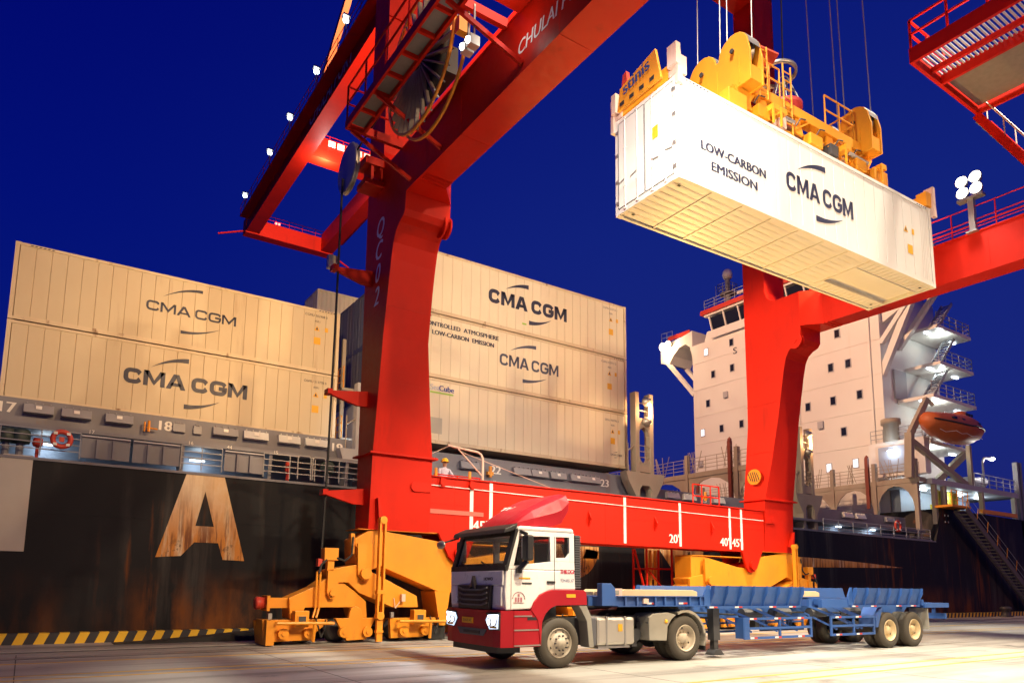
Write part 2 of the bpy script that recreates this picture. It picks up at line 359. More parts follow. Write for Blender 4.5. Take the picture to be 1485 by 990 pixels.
# ------------------------------------------------------------------ quay, water, markings
def ground_mat():
    m = bpy.data.materials.new('stained_quay_concrete'); m.use_nodes = True; n = m.node_tree.nodes; L = m.node_tree.links; b = n['Principled BSDF']
    g = n.new('ShaderNodeNewGeometry')
    def noise(scale, sc=(1, 1, 1), detail=6, rough=.6):
        mp = n.new('ShaderNodeMapping'); mp.inputs['Scale'].default_value = sc; L.new(g.outputs['Position'], mp.inputs[0])
        k = n.new('ShaderNodeTexNoise'); k.inputs['Scale'].default_value = scale; k.inputs['Detail'].default_value = detail; k.inputs['Roughness'].default_value = rough
        L.new(mp.outputs[0], k.inputs['Vector']); return k.outputs['Fac']
    def mix(a, bcol, fac, lo, hi, amt):
        r = n.new('ShaderNodeMapRange'); r.inputs['From Min'].default_value = lo; r.inputs['From Max'].default_value = hi; r.inputs['To Max'].default_value = amt; L.new(fac, r.inputs['Value'])
        k = n.new('ShaderNodeMix'); k.data_type = 'RGBA'; L.new(r.outputs[0], k.inputs['Factor'])
        if isinstance(a, tuple): k.inputs['A'].default_value = (*a, 1)
        else: L.new(a, k.inputs['A'])
        k.inputs['B'].default_value = (*bcol, 1); return k.outputs['Result']
    c = mix((.29, .272, .24), (.39, .365, .32), noise(.35), .3, .7, 1)
    c = mix(c, (.085, .078, .068), noise(1.0, (.07, 1.1, 1), 7), .48, .70, .85)     # tyre tracks along the lane
    c = mix(c, (.05, .045, .04), noise(.9, (.5, .7, 1), 8, .7), .58, .70, .8)     # oil stains
    c = mix(c, (.40, .36, .29), noise(14., (1, 1, 1), 3), .56, .72, .35)
    L.new(c, b.inputs['Base Color']); b.inputs['Roughness'].default_value = .62
    r = n.new('ShaderNodeMapRange'); r.inputs['To Min'].default_value = .42; r.inputs['To Max'].default_value = .8; L.new(noise(.8, (.3, 1, 1)), r.inputs['Value']); L.new(r.outputs[0], b.inputs['Roughness'])
    bp = n.new('ShaderNodeBump'); bp.inputs['Strength'].default_value = .35; bp.inputs['Distance'].default_value = .01; L.new(noise(40.), bp.inputs['Height']); L.new(bp.outputs[0], b.inputs['Normal'])
    return m
GROUND = ground_mat()
structure(MB().box(-150, 700, -160, 24.0, -4, 0).build('quay_ground', GROUND))
WATER = paint('dark_harbour_water', (.01, .015, .03), .12, .1, .2, bump=.4)
structure(MB().box(-160, 710, 24.1, 130, -6.0, -2.6).build('water', WATER))
def lines(name, mat, rects):
    mb = MB()
    for (x0, x1, y0, y1) in rects: mb.box(x0, x1, y0, y1, -.002, .004)
    return structure(mb.build(name, mat))
lines('yellow_lane_marking', YPAINT, [(-60, 160, 18.04, 18.16)]+[(-60, 160, y, y+.11) for y in (15.66, 15.04, 9.14, 8.5, 2.6, 1.96)])
for i in range(-6, 14):                                     # slanted white dashes inside each pair of lane lines
    for y in (15.15, 8.61):
        x = i*4.4+(.1 if y > 10 else 1.4)
        mb = MB().add([(x, y+.50, .0035), (x+.25, y+.50, .0035), (x+1.15, y+.02, .0035), (x+.9, y+.02, .0035)], [(3, 2, 1, 0)])
        structure(mb.build('white_lane_dash', WROAD))
structure(MB().box(-60, 160, 20.93, 21.0, 0, .035).build('crane_rail', STEEL))
structure(MB().box(-60, 160, 20.74, 20.90, -.001, .003).box(-60, 160, 21.03, 21.19, -.001, .003).build('rail_slot', BLACK))
structure(MB().box(-60, 160, 20.36, 20.44, -.001, .004).box(-60, 160, 21.7, 21.78, -.001, .004).build('rail_bed_edging', STEEL))
structure(MB().box(-60, 160, 19.05, 19.15, -.001, .003).build('drain_channel', DARKM))
mb = MB()
for i in range(-8, 40): mb.box(i*2.9, i*2.9+1.5, 19.16, 19.42, -.001, .0045)
structure(mb.build('drain_cover', STEEL))
JT = paint('joint_filler', (.06, .055, .05), .8, .2)
for x in range(-20, 61, 5): structure(MB().box(x, x+.018, -30, 20.3, -.001, .0015).build('pavement_joint', JT))
for y in (12.35, 6.1, -.2, -6.4): structure(MB().box(-60, 160, y, y+.018, -.001, .0018).build('pavement_joint', JT))
# striped kerb at the quay edge: every painted block is a block of its own
KY = paint('kerb_yellow', (.85, .52, .03), .55, .10, 3.); KB = paint('kerb_black', (.035, .035, .04), .65, .2, 3.)
kerb = thing('quay_kerb', 'low kerb with slanted yellow and black stripes along the quay edge', 'kerb', (-3, 23.75, 0))
km = []
for mt in (KY, KB):
    t = MB(); s = .12; w_ = .24
    t.add([(0,-.2,0),(w_,-.2,0),(w_+s,-.2,.29),(s,-.2,.29),(0,.2,0),(w_,.2,0),(w_+s,.2,.29),(s,.2,.29)], [(0,1,2,3),(4,7,6,5),(0,4,5,1),(3,2,6,7),(0,3,7,4),(1,5,6,2)])
    km.append(t.mesh('kerb_block', mt))
for i in range(270): put('kerb_block', km[i % 2], kerb, (i*.24, 0, 0))
# rubber cable belt lifted towards the bogies
mb = MB()
P = [(2.2,.01), (3.2,.05), (4.4,.13), (5.4,.22), (6.6,.30), (8.5,.34), (11,.35)]
for (a, za), (b, zb) in zip(P[:-1], P[1:]):
    mb.add([(a,22.55,za),(b,22.55,zb),(b,23.35,zb),(a,23.35,za),(a,22.55,0),(b,22.55,0),(b,23.35,0),(a,23.35,0)], [(0,1,2,3),(4,5,1,0),(7,3,2,6),(4,0,3,7),(1,5,6,2)])
tag(mb.build('cable_trench_belt', BLACK), 'black rubber cable trench belt rising towards the left yellow bogies', 'belt')
# bollards on the quay edge
for i, x in enumerate((57.0,)):
    b = thing('mooring_bollard', 'dark mooring bollard on the quay edge near the gangway', 'bollard', (x, 22.9, 0))
    MB().lathe([(.0,0),(.42,0),(.42,.06),(.24,.12),(.22,.42),(.36,.52),(.36,.62),(.25,.70),(0,.70)], (x, 22.9, 0), 'z', 16).build('post', DARKM, b, True)
mb = MB()
mb.add([(31.5,17.0,.0),(34,17.3,.0),(34,18.3,.0),(31.5,18.0,.0),(31.5,17.0,.12),(34,17.3,.12),(34,18.3,.12),(31.5,18.0,.12)], [(4,5,6,7),(0,1,5,4),(1,2,6,5),(2,3,7,6),(3,0,4,7)])
tag(mb.build('timber_dunnage', WOOD), 'flat pale timber board lying on the quay behind the trailer', 'board')

# ------------------------------------------------------------------ quay crane
crane = thing('quay_crane', 'huge red ship-to-shore gantry crane on yellow bogies at the quay edge', 'crane', (19, 20.9, 0))
def mir(mb): mb.v = [(38-x, y, z) for x, y, z in mb.v]; return mb
def both(fn, name, mat, parent=crane, **k):
    o = []
    for s in (0, 1):
        m = fn()
        o.append((mir(m) if s else m).build(name, mat, parent, **k))
    return o
def leg_mesh():
    lv = [(3.35,10.60,20.40),(5.66,10.58,20.28),(7.4,10.32,20.04),(9.3,10.08,19.80),(10.6,10.05,19.58),(11.6,10.05,19.40),(12.1,10.05,19.28),(12.40,10.05,19.12),(12.58,10.05,18.88),
          (12.68,10.05,18.62),(12.85,10.05,18.50),(13.39,10.05,18.48),(15.0,10.05,18.48),(15.001,10.05,19.75),(15.10,10.05,20.0),(15.30,10.05,20.18),(15.6,10.05,20.27),(34.9,10.05,20.2)]
    rings = [[(8.53, yf, z), (xi, yf, z), (xi, 21.45, z), (8.53, 21.45, z)] for z, xi, yf in lv]
    return MB().loft(rings)
legs = both(leg_mesh, 'leg', RED)
def flange():
    m = MB()
    m.box(8.40, 10.72, 20.14, 21.58, 5.665, 5.72)
    for k in range(26): m.box(8.50+k*.085, 8.53+k*.085, 20.16, 20.20, 5.72, 5.745)
    return m
both(flange, 'flange', RED)
def pbeam():
    sec = lambda y, xi: [(8.53, y, 13.40), (xi, y, 13.40), (xi, y, 15.0), (8.53, y, 15.0)]
    m = MB().loft([sec(18.48, 10.05), sec(17.7, 9.47), sec(-14, 9.47)])
    return m
beams = both(pbeam, 'portal_beam', RED)
def bolts():
    m = MB()
    for r in range(3):
        for k in range(16):
            m.box(8.62+k*.055, 8.64+k*.055, 17.30+r*.18, 17.40+r*.18, 13.385, 13.40)
    return m
both(bolts, 'splice_bolts', RED)
def bolts2():
    m = MB()
    for r in range(4):
        for k in range(17): m.tube((9.468, 17.25+r*.11, 13.5+k*.085), (9.485, 17.25+r*.11, 13.5+k*.085), .016, 5)
    return m
both(bolts2, 'splice_bolts', RED)
def beam_rail():
    m = railing(MB(), [(9.42, 18.3, 15.0), (9.42, -6, 15.0)], 1.05, 1.5, .025, 1)
    m.tube((9.42, 18.3, 15.35), (9.42, -6, 15.35), .035, 5); m.tube((9.42, 18.3, 15.22), (9.42, -6, 15.22), .02, 5); return m
both(beam_rail, 'railing', RED)
def coaming():
    return MB().box(8.50, 9.50, -14, 17.6, 15.002, 15.05)
both(coaming, 'walkway_edge', RED)
# window-like fillet ear with pin under each portal corner
def ear():
    m = MB()
    for x in (9.86, 10.04): m.lathe([(0,0),(.34,0),(.34,.06),(0,.06)], (x, 18.75, 12.75), 'x', 20)
    m.tube((9.6, 18.75, 12.75), (10.14, 18.75, 12.75), .09, 12); return m
both(ear, 'pin_ear', RED)
# sill beam with draught marks for container lengths
sill = MB().box(10.58, 27.42, 20.40, 21.45, 3.36, 5.16).build('sill_beam', RED, crane)
MB().box(10.62, 27.38, 20.33, 21.5, 5.162, 5.20).build('top_flange', RED, sill)
MB().box(11.8, 26.4, 20.34, 21.5, 3.30, 3.358).build('bottom_flange', RED, sill)
for x in (13.9, 17.2, 20.6, 23.9): MB().prism([(20.395, 3.9), (20.395, 4.5), (20.22, 4.2)], 'x', x-.03, x+.03).build('stiffener', RED, sill)
MB().box(9.9, 12.6, 20.37, 20.399, 3.98, 4.12).build('pale_reflection_strip', paint('reflection_pink_paint', (.66, .13, .09), .5), sill)  # pinkish reflection on the sill, painted as a lighter strip
MB().tube((10.6, 20.34, 4.88), (27.3, 20.34, 4.72), .015, 5).build('lifeline', WPAINT, sill)
for dx, t, s in ((-6.858, "45'", -1), (-6.096, "40'", -1), (0, None, 0), (3.03, "20'", 1), (6.096, "40'", 1), (6.858, "45'", 1)):
    x = 19+dx; MB().box(x-.065, x+.065, 20.39, 20.397, 3.37, 5.15).build('length_mark', WPAINT, sill)
    if t: text(t, .34, (x-19-(.10 if s > 0 else -.62), 20.388-20.9, 3.50), (1,0,0), (0,0,1), WPAINT, sill, 'length_number', bold=.012, align='RIGHT')
mb = railing(MB(), [(23.9, 21.35, 5.2), (25.6, 21.35, 5.2)], 1.0, .6, .03, 1)
mb.build('railing', RED, sill)
railing(MB(), [(11.2, 21.3, 5.2), (13.0, 21.3, 5.2)], .22, .9, .022, 0).build('railing', RED, sill)
# walkway behind the sill where the worker stands
MB().box(10.7, 14.0, 21.5, 22.5, 4.20, 4.26).build('access_platform', RED, crane)
mb = MB().path([(13.3, 21.6, 5.2), (13.3, 21.6, 6.18), (13.22, 21.6, 6.34), (13.05, 21.6, 6.42), (11.85, 21.6, 6.52)], .045, 8).tube((13.3, 21.6, 5.55), (12.25, 21.6, 6.46), .03).tube((11.9, 21.6, 6.5), (10.85, 21.6, 5.95), .012).tube((12.4, 21.6, 6.35), (17.0, 21.6, 5.25), .012)
mb.build('davit_frame', PALE, crane)
for x in (11.05, 12.35): MB().tube((x, 20.9, 5.2), (x, 20.9, 5.55), .05, 8).tube((x, 20.9, 5.2), (x, 20.9, 5.25), .09, 8).build('yellow_post', YEL, crane)
for x in (11.0, 12.1): MB().box(x-.07, x+.07, 20.30, 20.40, 4.85, 5.14).tube((x, 20.27, 4.98), (x, 20.42, 4.98), .1, 10).build('lifting_lug', RED, crane)
# hinged lug below the sill on each side, with pin
def lug():
    m = MB().prism([(25.72, 3.36), (27.12, 3.36), (26.72, 2.62), (26.52, 2.44), (26.36, 2.40), (26.18, 2.44), (26.02, 2.62)], 'y', 20.30, 20.42)
    return m
both(lug, 'hinge_lug', RED)
both(lambda: MB().prism([(25.72, 3.355), (27.12, 3.355), (26.72, 2.62), (26.36, 2.40), (26.02, 2.62)], 'y', 21.40, 21.52), 'hinge_lug', RED)
def pin(): return MB().tube((26.36, 20.2, 2.72), (26.36, 21.6, 2.72), .14, 16).tube((26.36, 20.17, 2.72), (26.36, 20.26, 2.72), .2, 16)
both(pin, 'pin', RED)
def ear2():
    return MB().box(27.45, 27.95, 20.28, 20.395, 4.62, 4.92).tube((27.98, 20.27, 4.77), (27.98, 20.40, 4.77), .16, 14)
both(ear2, 'lifting_ear', RED)
# anchor plate on the leg face with yellow grille (right leg) 
g = MB().lathe([(0,0),(.36,0),(.36,.05),(0,.05)], (27.30, 20.75, 6.75), 'x', 24).build('grille', YEL, legs[1])
for k in range(5):
    y = 20.75-.22+k*.11; h_ = math.sqrt(max(.01, .32**2-(y-20.75)**2)); MB().bar((27.29, y-.07, 6.75-h_*.75), (27.29, y+.07, 6.75+h_*.75), .035, .02, (1,0,0)).build('slat', BLKP, g)
# hose arms on the outer face of the left leg, pulley above, cable down to the quay
for z in (13.0-1.55, 7.45, 4.35):
    m = MB().prism([(8.53-1.25, z+.12), (8.53, z+.28), (8.53, z-.22), (8.2, z-.22), (8.53-1.25, z+.02)], 'y', 20.85, 20.98)
    m.box(7.2, 7.36, 20.75, 21.08, z, z+.16); m.build('cable_arm', RED, crane)
bp = MB().box(7.9, 8.53, 20.2, 20.9, 15.0, 15.25).box(7.9, 8.53, 20.2, 20.9, 14.3, 14.5).box(8.1, 8.2, 20.25, 20.85, 14.4, 15.1).box(8.4, 8.5, 20.25, 20.85, 14.4, 15.1).build('pulley_bracket', RED, crane)
MB().lathe([(0,-.09),(.75,-.09),(.82,-.05),(.74,-.02),(.74,.02),(.82,.05),(.75,.09),(0,.09)], (7.55, 20.75, 14.9), 'x', 28).build('pulley', STEEL, crane, True)
MB().path([(7.8, 17.8, 16.0), (7.55, 20.1, 15.2)], .03).path([(7.42, 20.92, 14.6), (7.40, 20.92, 10), (7.36, 20.92, 5.5), (7.30, 20.95, 2.2), (7.2, 21.2, .3)], .035, 6).build('supply_cable', BLACK, crane)
# crane number and port name
for i, ch in enumerate('QC02'):
    text(ch, .60, (8.53-19, 20.30-20.9+.04*i, 12.72-i*.76), (0,-1,0), (0,0,1), WPAINT, legs[0], 'crane_number', align='CENTER', depth=.006, bold=.02, xs=.85, shear=.25)
text('CHULAI PORT', .34, (8.53-19, 12.55-20.9, 13.90), (0,-1,0), (0,0,1), WPAINT, beams[0], 'port_name', depth=.006, bold=.008, width=2.75, shear=.2)
# boom
def girder(x0, x1): return MB().box(x0, x1, -12, 67.6, 35.0, 36.75)
for x0, x1, nm in ((14.75, 15.95, 0), (22.05, 23.25, 1)):
    gd = girder(x0, x1).build('boom_girder', RED, crane)
    m = railing(MB(), [((x0-.75) if nm == 0 else x1+.75, 24, 36.0), ((x0-.75) if nm == 0 else x1+.75, 67, 36.0)], 1.05, 2., .025, 1)
    m.box(x0-.8 if nm == 0 else x1+.02, x0-.02 if nm == 0 else x1+.8, 24, 67, 35.9, 36.0); m.build('walkway', RED, gd)
    if nm == 0: text('CHULAI PORT', 1.15, (14.75-19, 49.2-20.9, 35.30), (0,-1,0), (0,0,1), WPAINT, gd, 'port_name', depth=.01, width=8.6, bold=.02, shear=.2)
MB().box(14.7, 23.3, 67.61, 68.7, 34.9, 36.4).build('boom_tip_beam', RED, crane)
tipr = railing(MB(), [(15, 68.4, 36.4), (23, 68.4, 36.4)], 1.1, 1.3, .03, 2); tipr.build('railing', RED, crane)
for x, d in ((14.7, -1), (23.3, 1)): MB().bar((x, 68.2, 35.2), (x+d*2.2, 68.9, 34.6), .12).build('tip_spar', RED, crane)
cb = MB().box(15.96, 22.04, 52.2, 53.4, 35.1, 35.9).build('boom_cross_beam', RED, crane)
for k in range(5): MB().box(17.2+k*.75, 17.75+k*.75, 52.1, 52.19, 36.3, 36.75).build('lit_panel', emit('sheave_panel', (1, .66, .30), .9) if k == 0 else MATS['sheave_panel'], cb)
railing(MB(), [(16.2, 52.3, 35.9), (21.9, 52.3, 35.9)], 1.3, 1.2, .035, 2).box(16.2, 21.8, 52.2, 53.2, 35.91, 36.9).build('sheave_house', RED, cb)
MB().box(8.6, 29.4, 20.3, 21.4, 31.0, 33.0).build('upper_cross_beam', RED, crane)
for x in (15.3, 22.7):
    MB().bar((x, 50.5, 36.9), (x, 21.5, 59.0), .42, .5).build('fore_stay', paint('stay_orange', (.62, .16, .05), .45, .1) if x < 16 else MATS['stay_orange'], crane)
# boom lamps
for y in (40.2, 45.8, 51.9, 57.4, 65.5):
    x = 14.0; lp = MB().tube((x, y, 36.0), (x, y, 37.6), .05, 6).box(x-.25, x+.25, y-.2, y+.2, 37.5, 37.62).build('boom_lamp', STEEL, crane)
    MB().ball((x, y, 37.3), .20, n=10, m=6).build('lamp_lens', L_BOOM, lp)
for x in (17.6, 17.9): MB().ball((x, 68.0, 36.75), .12, n=8, m=5).build('signal_lamp', L_RED, crane)
# pool of work light under the boom cross beam
point('boom_work_light', (17.0, 52.0, 34.6), 900, WHITE, .3)
MB().box(18.8, 19.2, 21.41, 21.6, 30.6, 31.2).build('added_boom_floodlight', STEEL, crane)  # housing of the lamp added for the boom's underside
MB().box(7.15, 7.45, 21.1, 21.3, 11.62, 12.05).build('added_deck_floodlight', STEEL, crane)  # housing of the lamp added to brighten the left stack
# cable reel on its platform at the left portal beam
reel = MB().lathe([(0,-.3),(.30,-.3),(.30,.3),(0,.3)], (7.78, 15.9, 15.6), 'x', 20).build('cable_reel', DARKM, crane)
for x in (7.60, 7.98): MB().lathe([(1.88,-.035),(1.95,-.035),(1.95,.035),(1.88,.035),(1.88,-.035)], (x, 15.9, 15.6), 'x', 48).build('rim', YEL, reel, True)
GREYSP = paint('reel_spoke_grey', (.30, .25, .20), .45, .2, 3.)
for k in range(30):
    a = 2*math.pi*k/30; c_, s_ = math.cos(a), math.sin(a)
    MB().bar((7.62, 15.9+.3*c_, 15.6+.3*s_), (7.66, 15.9+1.89*c_, 15.6+1.89*s_), .035, .13, (1, 0, 0)).build('spoke', GREYSP, reel)
MB().lathe([(.32,-.12),(1.15,-.12),(1.15,.12),(.32,.12)], (7.80, 15.9, 15.6), 'x', 40).build('wound_cable', BLACK, reel, True)
MB().box(8.05, 8.5, 15.4, 16.4, 15.2, 16.0).build('reel_gearbox', DARKM, reel)
MB().box(7.6, 7.9, 13.75, 13.95, 15.0, 15.4).build('yellow_guide', YEL, reel)
plat = MB().box(6.72, 6.79, 10.6, 18.95, 14.95, 15.2).box(7.24, 7.32, 10.6, 18.95, 14.95, 15.2).box(6.79, 8.52, 18.82, 18.95, 14.951, 15.199).box(7.32, 8.52, 13.0, 13.14, 14.95, 15.18).build('reel_platform', RED, crane)
GRAT = paint('grey_deck_grating', (.22, .20, .18), .6, .2, 6.)
for k in range(9):
    y = 10.8+k*.89
    MB().box(6.79, 7.24, y-.04, y+.04, 14.97, 15.14).build('cross_bar', RED, plat)
    MB().box(6.795, 7.235, y+.05, y+.84, 15.08, 15.12).build('grating_panel', GRAT, plat)
railing(MB(), [(6.75, 10.7, 15.2), (6.75, 18.9, 15.2), (8.4, 18.9, 15.2)], 1.1, 1.3, .03, 1).build('railing', RED, plat)
for y in (13.1, 17.0, 18.9): MB().bar((6.9, y, 14.95), (8.53, y-.7, 13.6), .10).build('brace', RED, plat)
MB().box(7.2, 8.5, 9.8, 12.5, 14.95, 15.05).box(7.2, 7.28, 9.8, 12.5, 14.9, 15.15).box(7.2, 8.5, 9.8, 9.9, 14.9, 15.15).build('side_platform', RED, plat)
railing(MB(), [(8.4, 9.8, 15.15), (7.25, 9.8, 15.15), (7.25, 12.4, 15.15)], 1.1, 1.2, .025, 1).build('railing', RED, plat)
for y in (12.86, 13.12):
    lp = MB().box(7.35, 7.6, y-.10, y+.10, 13.86, 14.10).bar((7.5, y, 14.1), (7.5, y, 14.95), .04).build('platform_floodlight', STEEL, plat)
    MB().ball((7.36, y, 13.98), .085, n=10, m=6).build('lamp_lens', L_WHITE, lp)
point('platform_glow', (7.9, 12.2, 14.2), 12, WHITE, .1)
# landside platform with grating and stair beside the right portal beam
p2 = MB().box(24.3, 29.3, 11.2, 11.32, 20.0, 20.55).box(24.3, 24.42, 6.6, 11.2, 20.0, 20.55).box(29.18, 29.3, 6.6, 11.2, 20.0, 20.55).box(26.3, 26.42, 6.6, 11.2, 20.0, 20.4).box(25.55, 25.68, 6.6, 11.2, 20.12, 20.3).build('stair_platform', RED, crane)
GSL = paint('pale_grating_steel', (.62, .66, .72), .4, .1, 4., metal=.3)
for k in range(30): MB().box(24.43, 26.29, 11.12-k*.15, 11.18-k*.15, 20.32, 20.37).build('grating_bar', GSL, p2)
MB().box(26.44, 29.16, 6.6, 11.18, 20.30, 20.34).build('floor_plate', GRAT, p2)
point('added_grating_light', (25.2, 9.2, 21.4), 18, COOL, .1)  # unseen lamp added to brighten the grating bars
railing(MB(), [(29.2, 11.26, 20.55), (24.36, 11.26, 20.55), (24.36, 7.6, 20.55)], 1.1, 1.1, .05, 1).build('railing', RED, p2)
st = MB().bar((29.2, 11.3, 20.0), (29.2, 8.6, 15.1), .06, .3).bar((30.2, 11.3, 20.0), (30.2, 8.6, 15.1), .06, .3).build('stair', RED, p2)
for k in range(13):
    t = (k+.5)/13; MB().box(29.24, 30.16, 11.3-2.7*t-.16, 11.3-2.7*t+.16, 19.9-4.8*t, 19.95-4.8*t).build('tread', GRAT, st)
m = MB().tube((29.2, 11.3, 21.0), (29.2, 8.6, 16.1), .03).tube((30.2, 11.3, 21.0), (30.2, 8.6, 16.1), .03)
for t in (0, .33, .66, 1):
    for x in (29.2, 30.2): m.tube((x, 11.3-2.7*t, 20-4.9*t), (x, 11.3-2.7*t, 21-4.9*t), .025)
m.build('handrail', PALE, st)
# big flood lamp standing on the right portal beam
fl = MB().box(28.44, 28.64, 11.36, 11.56, 15.05, 16.35).box(28.34, 28.74, 11.26, 11.66, 15.0, 15.06).box(28.36, 28.66, 11.0, 11.9, 16.33, 16.42).build('flood_lamp', STEEL, crane)
FLL = emit('flood_lens', (1, .97, .88), 12)
for dy in (-.24, .24):
    for dz in (0, .46):
        hd = MB().lathe([(0,.34),(.10,.34),(.22,.04),(.23,.0),(.23,-.03),(.20,-.03)], (28.42, 11.45+dy, 16.66+dz), 'x', 20).build('lamp_head', STEEL, fl, True)
        MB().lathe([(.205,0),(.18,-.05),(.10,-.08),(0,-.09)], (28.40, 11.45+dy, 16.66+dz), 'x', 20).build('lamp_lens', FLL, fl, True)
# red ladder frame below the sill
lf = MB()
for x in (21.7, 23.2):
    lf.tube((x, 22.0, 0.9), (x, 22.0, 3.36), .05).tube((x, 22.8, .9), (x, 22.8, 3.36), .05)
for z in (1.2, 2.5): lf.tube((21.7, 22.0, z), (23.2, 22.0, z), .04).tube((21.7, 22.8, z), (23.2, 22.8, z), .04)
lf.tube((21.0, 22.0, 3.3), (21.7, 22.0, 1.2), .05).tube((21.7, 22, 2.5), (23.2, 22, 1.2), .03)
lf.build('ladder_frame', RED, crane)
MB().tube((22.3, 22.4, .5), (22.3, 22.4, 3.3), .07).tube((22.6, 22.4, .5), (22.6, 22.4, 3.3), .07).build('conduit', YEL, crane)

# ---- bogies
def bogie_side(flip):
    """equaliser beams, wheel trucks and fittings of one corner; x measured on the left corner and mirrored for the right"""
    fx = (lambda m: mir(m)) if flip else (lambda m: m)
    eq = fx(MB().prism([(8.15,3.05),(8.55,3.30),(8.95,3.34),(10.9,3.10),(11.05,3.08),(11.35,2.55),(12.4,2.62),(14.6,3.02),(15.33,3.02),(15.33,2.0),(14.7,2.0),(12.6,1.62),(11.45,1.47),(11.0,1.50),(9.0,2.25),(8.6,2.1),(8.2,2.3)], 'y', 20.45, 21.35)).build('equaliser_beam', YEL, crane, bevel=.015)
    fx(MB().box(8.2, 10.95, 20.40, 21.4, 3.34, 3.36).box(11.4, 15.3, 20.40, 21.4, 3.03, 3.06)).build('flange_plate', YEL, eq)
    fx(MB().prism([(10.85,1.52),(11.4,1.48),(11.25,.45),(11.05,.45)], 'y', 20.40, 21.4)).build('stop_leg', YEL, eq)
    fx(MB().box(10.75, 11.3, 20.5, 21.3, .03, .42)).build('stop_buffer', BLACK, eq)
    for x0, sgn in ((8.41, 0), (14.5, 1)):
        # second-tier balance beam with arch cut-outs, hung on a lug
        c = x0
        X = (lambda v: v) if not sgn else (lambda v: 22.9-v)
        b2 = MB().prism([(X(7.28),2.10),(X(8.2),2.28),(X(8.95),1.95),(X(10.2),1.36),(X(10.25),1.02),(X(9.4),1.02),(X(8.3),1.45),(X(7.95),1.75),(X(7.5),1.75)], 'y', 20.35, 21.2)
        b2 = fx(b2).build('balance_beam', YEL, crane, bevel=.012)
        fx(MB().prism([(X(8.16),2.9),(X(8.62),2.9),(X(8.62),1.95),(X(8.5),1.80),(X(8.38),1.80),(X(8.2),2.0)], 'y', 20.24, 20.34)).build('lug', YEL, b2)
        fx(MB().tube((X(8.41), 20.14, 2.02), (X(8.41), 21.3, 2.02), .13, 14).tube((X(8.41), 20.10, 2.02), (X(8.41), 20.18, 2.02), .17, 14)).build('pin', YEL, b2)
        b3 = MB().prism([(X(6.25),1.30),(X(6.97),1.62),(X(7.3),1.86),(X(7.7),1.82),(X(8.15),1.52),(X(8.55),1.2),(X(8.6),.72),(X(8.2),.72),(X(8.12),1.03),(X(6.72),1.03),(X(6.6),.72),(X(6.3),.72)], 'y', 20.42, 21.15)
        b3 = fx(b3).build('balance_beam', YEL, crane, bevel=.012)
        fx(MB().prism([(X(7.3),2.08),(X(7.62),2.08),(X(7.62),1.45),(X(7.52),1.28),(X(7.40),1.28),(X(7.3),1.45)], 'y', 20.28, 20.40)).build('lug', YEL, b3)
        fx(MB().tube((X(7.46), 20.2, 1.45), (X(7.46), 21.3, 1.45), .10, 12)).build('pin', YEL, b3)
        # three wheel trucks
        for wc, wid in ((6.45, .92), (8.2, .62), (10.1, .78)):
            tr = MB()
            if wc == 8.2: tr.prism([(X(7.58),.72),(X(7.98),.72),(X(8.05),1.0),(X(8.2),1.06),(X(8.35),1.0),(X(8.42),.72),(X(8.82),.72),(X(8.78),.62),(X(8.55),.10),(X(7.95),.08)], 'y', 20.30, 20.46)
            else: tr.prism([(X(wc-wid),.70),(X(wc+wid),.70),(X(wc+wid),.60),(X(wc+wid-.35),.30),(X(wc+wid-.4),.12),(X(wc-wid+.05),.10)], 'y', 20.36, 20.52)
            tr = fx(tr).build('wheel_truck', YEL, crane, bevel=.01)
            for k in (-.36, .36):
                fx(MB().lathe([(0,-.13),(.27,-.13),(.33,-.10),(.33,.06),(.37,.06),(.37,.13),(0,.13)], (X(wc+k), 20.9, .345), 'y', 22)).build('wheel', DARKM, tr, True)
                fx(MB().tube((X(wc+k), 20.20, .32), (X(wc+k), 20.38, .32), .15, 14).tube((X(wc+k), 20.17, .32), (X(wc+k), 20.2, .32), .06, 8)).build('hub_cap', YEL, tr)
            fx(MB().prism([(X(wc-wid+.02),.66),(X(wc+wid-.02),.66),(X(wc+wid-.4),.14),(X(wc-wid+.1),.12)], 'y', 21.25, 21.4)).build('rear_plate', YEL, tr)
            if wc != 8.2:
                fx(MB().box(X(wc-.12), X(wc+.28), 20.05, 20.34, .5, .95).box(X(wc-.06), X(wc+.22), 20.03, 20.05, .62, .82)).build('drive_motor', YEL, tr, bevel=.01)
                fx(MB().box(X(wc-.02), X(wc+.18), 20.01, 20.03, .64, .80)).build('motor_grille', DARKM, tr)
                fx(MB().path([(X(wc-.55), 20.3, .62), (X(wc-.62), 20.0, .62), (X(wc+.95), 19.95, .60), (X(wc+1.0), 20.3, .60)], .045, 8).tube((X(wc+.42), 19.98, .60), (X(wc+.42), 20.05, .10), .05, 8)).build('guard_rail', YEL, tr)
                fx(MB().box(X(wc-.78), X(wc-.68), 20.3, 20.4, .72, .88)).build('sensor', STEEL, tr)
                pts = [(X(wc+.55), 20.3, .75), (X(wc+.62), 20.2, .45), (X(wc+.70), 20.22, .2), (X(wc+.82), 20.3, .45), (X(wc+.85), 20.3, .7)]
                fx(MB().path(pts, .025, 5)).build('hose', BLACK, tr)
    # buffer, control boxes, anchor bar
    bf = fx(MB().box(5.72, 6.34, 20.55, 20.95, 1.02, 1.30).box(5.66, 5.74, 20.45, 21.05, .94, 1.36)).build('end_buffer', YEL, crane)
    fx(MB().lathe([(0,0),(.16,0),(.18,-.22),(.15,-.26),(0,-.26)], (5.66, 20.75, 1.15), 'x', 16)).build('buffer_head', SRED, bf, True)
    ea = fx(MB().box(5.58, 5.80, 20.1, 21.2, .03, .70)).build('end_plate', YEL, bf)
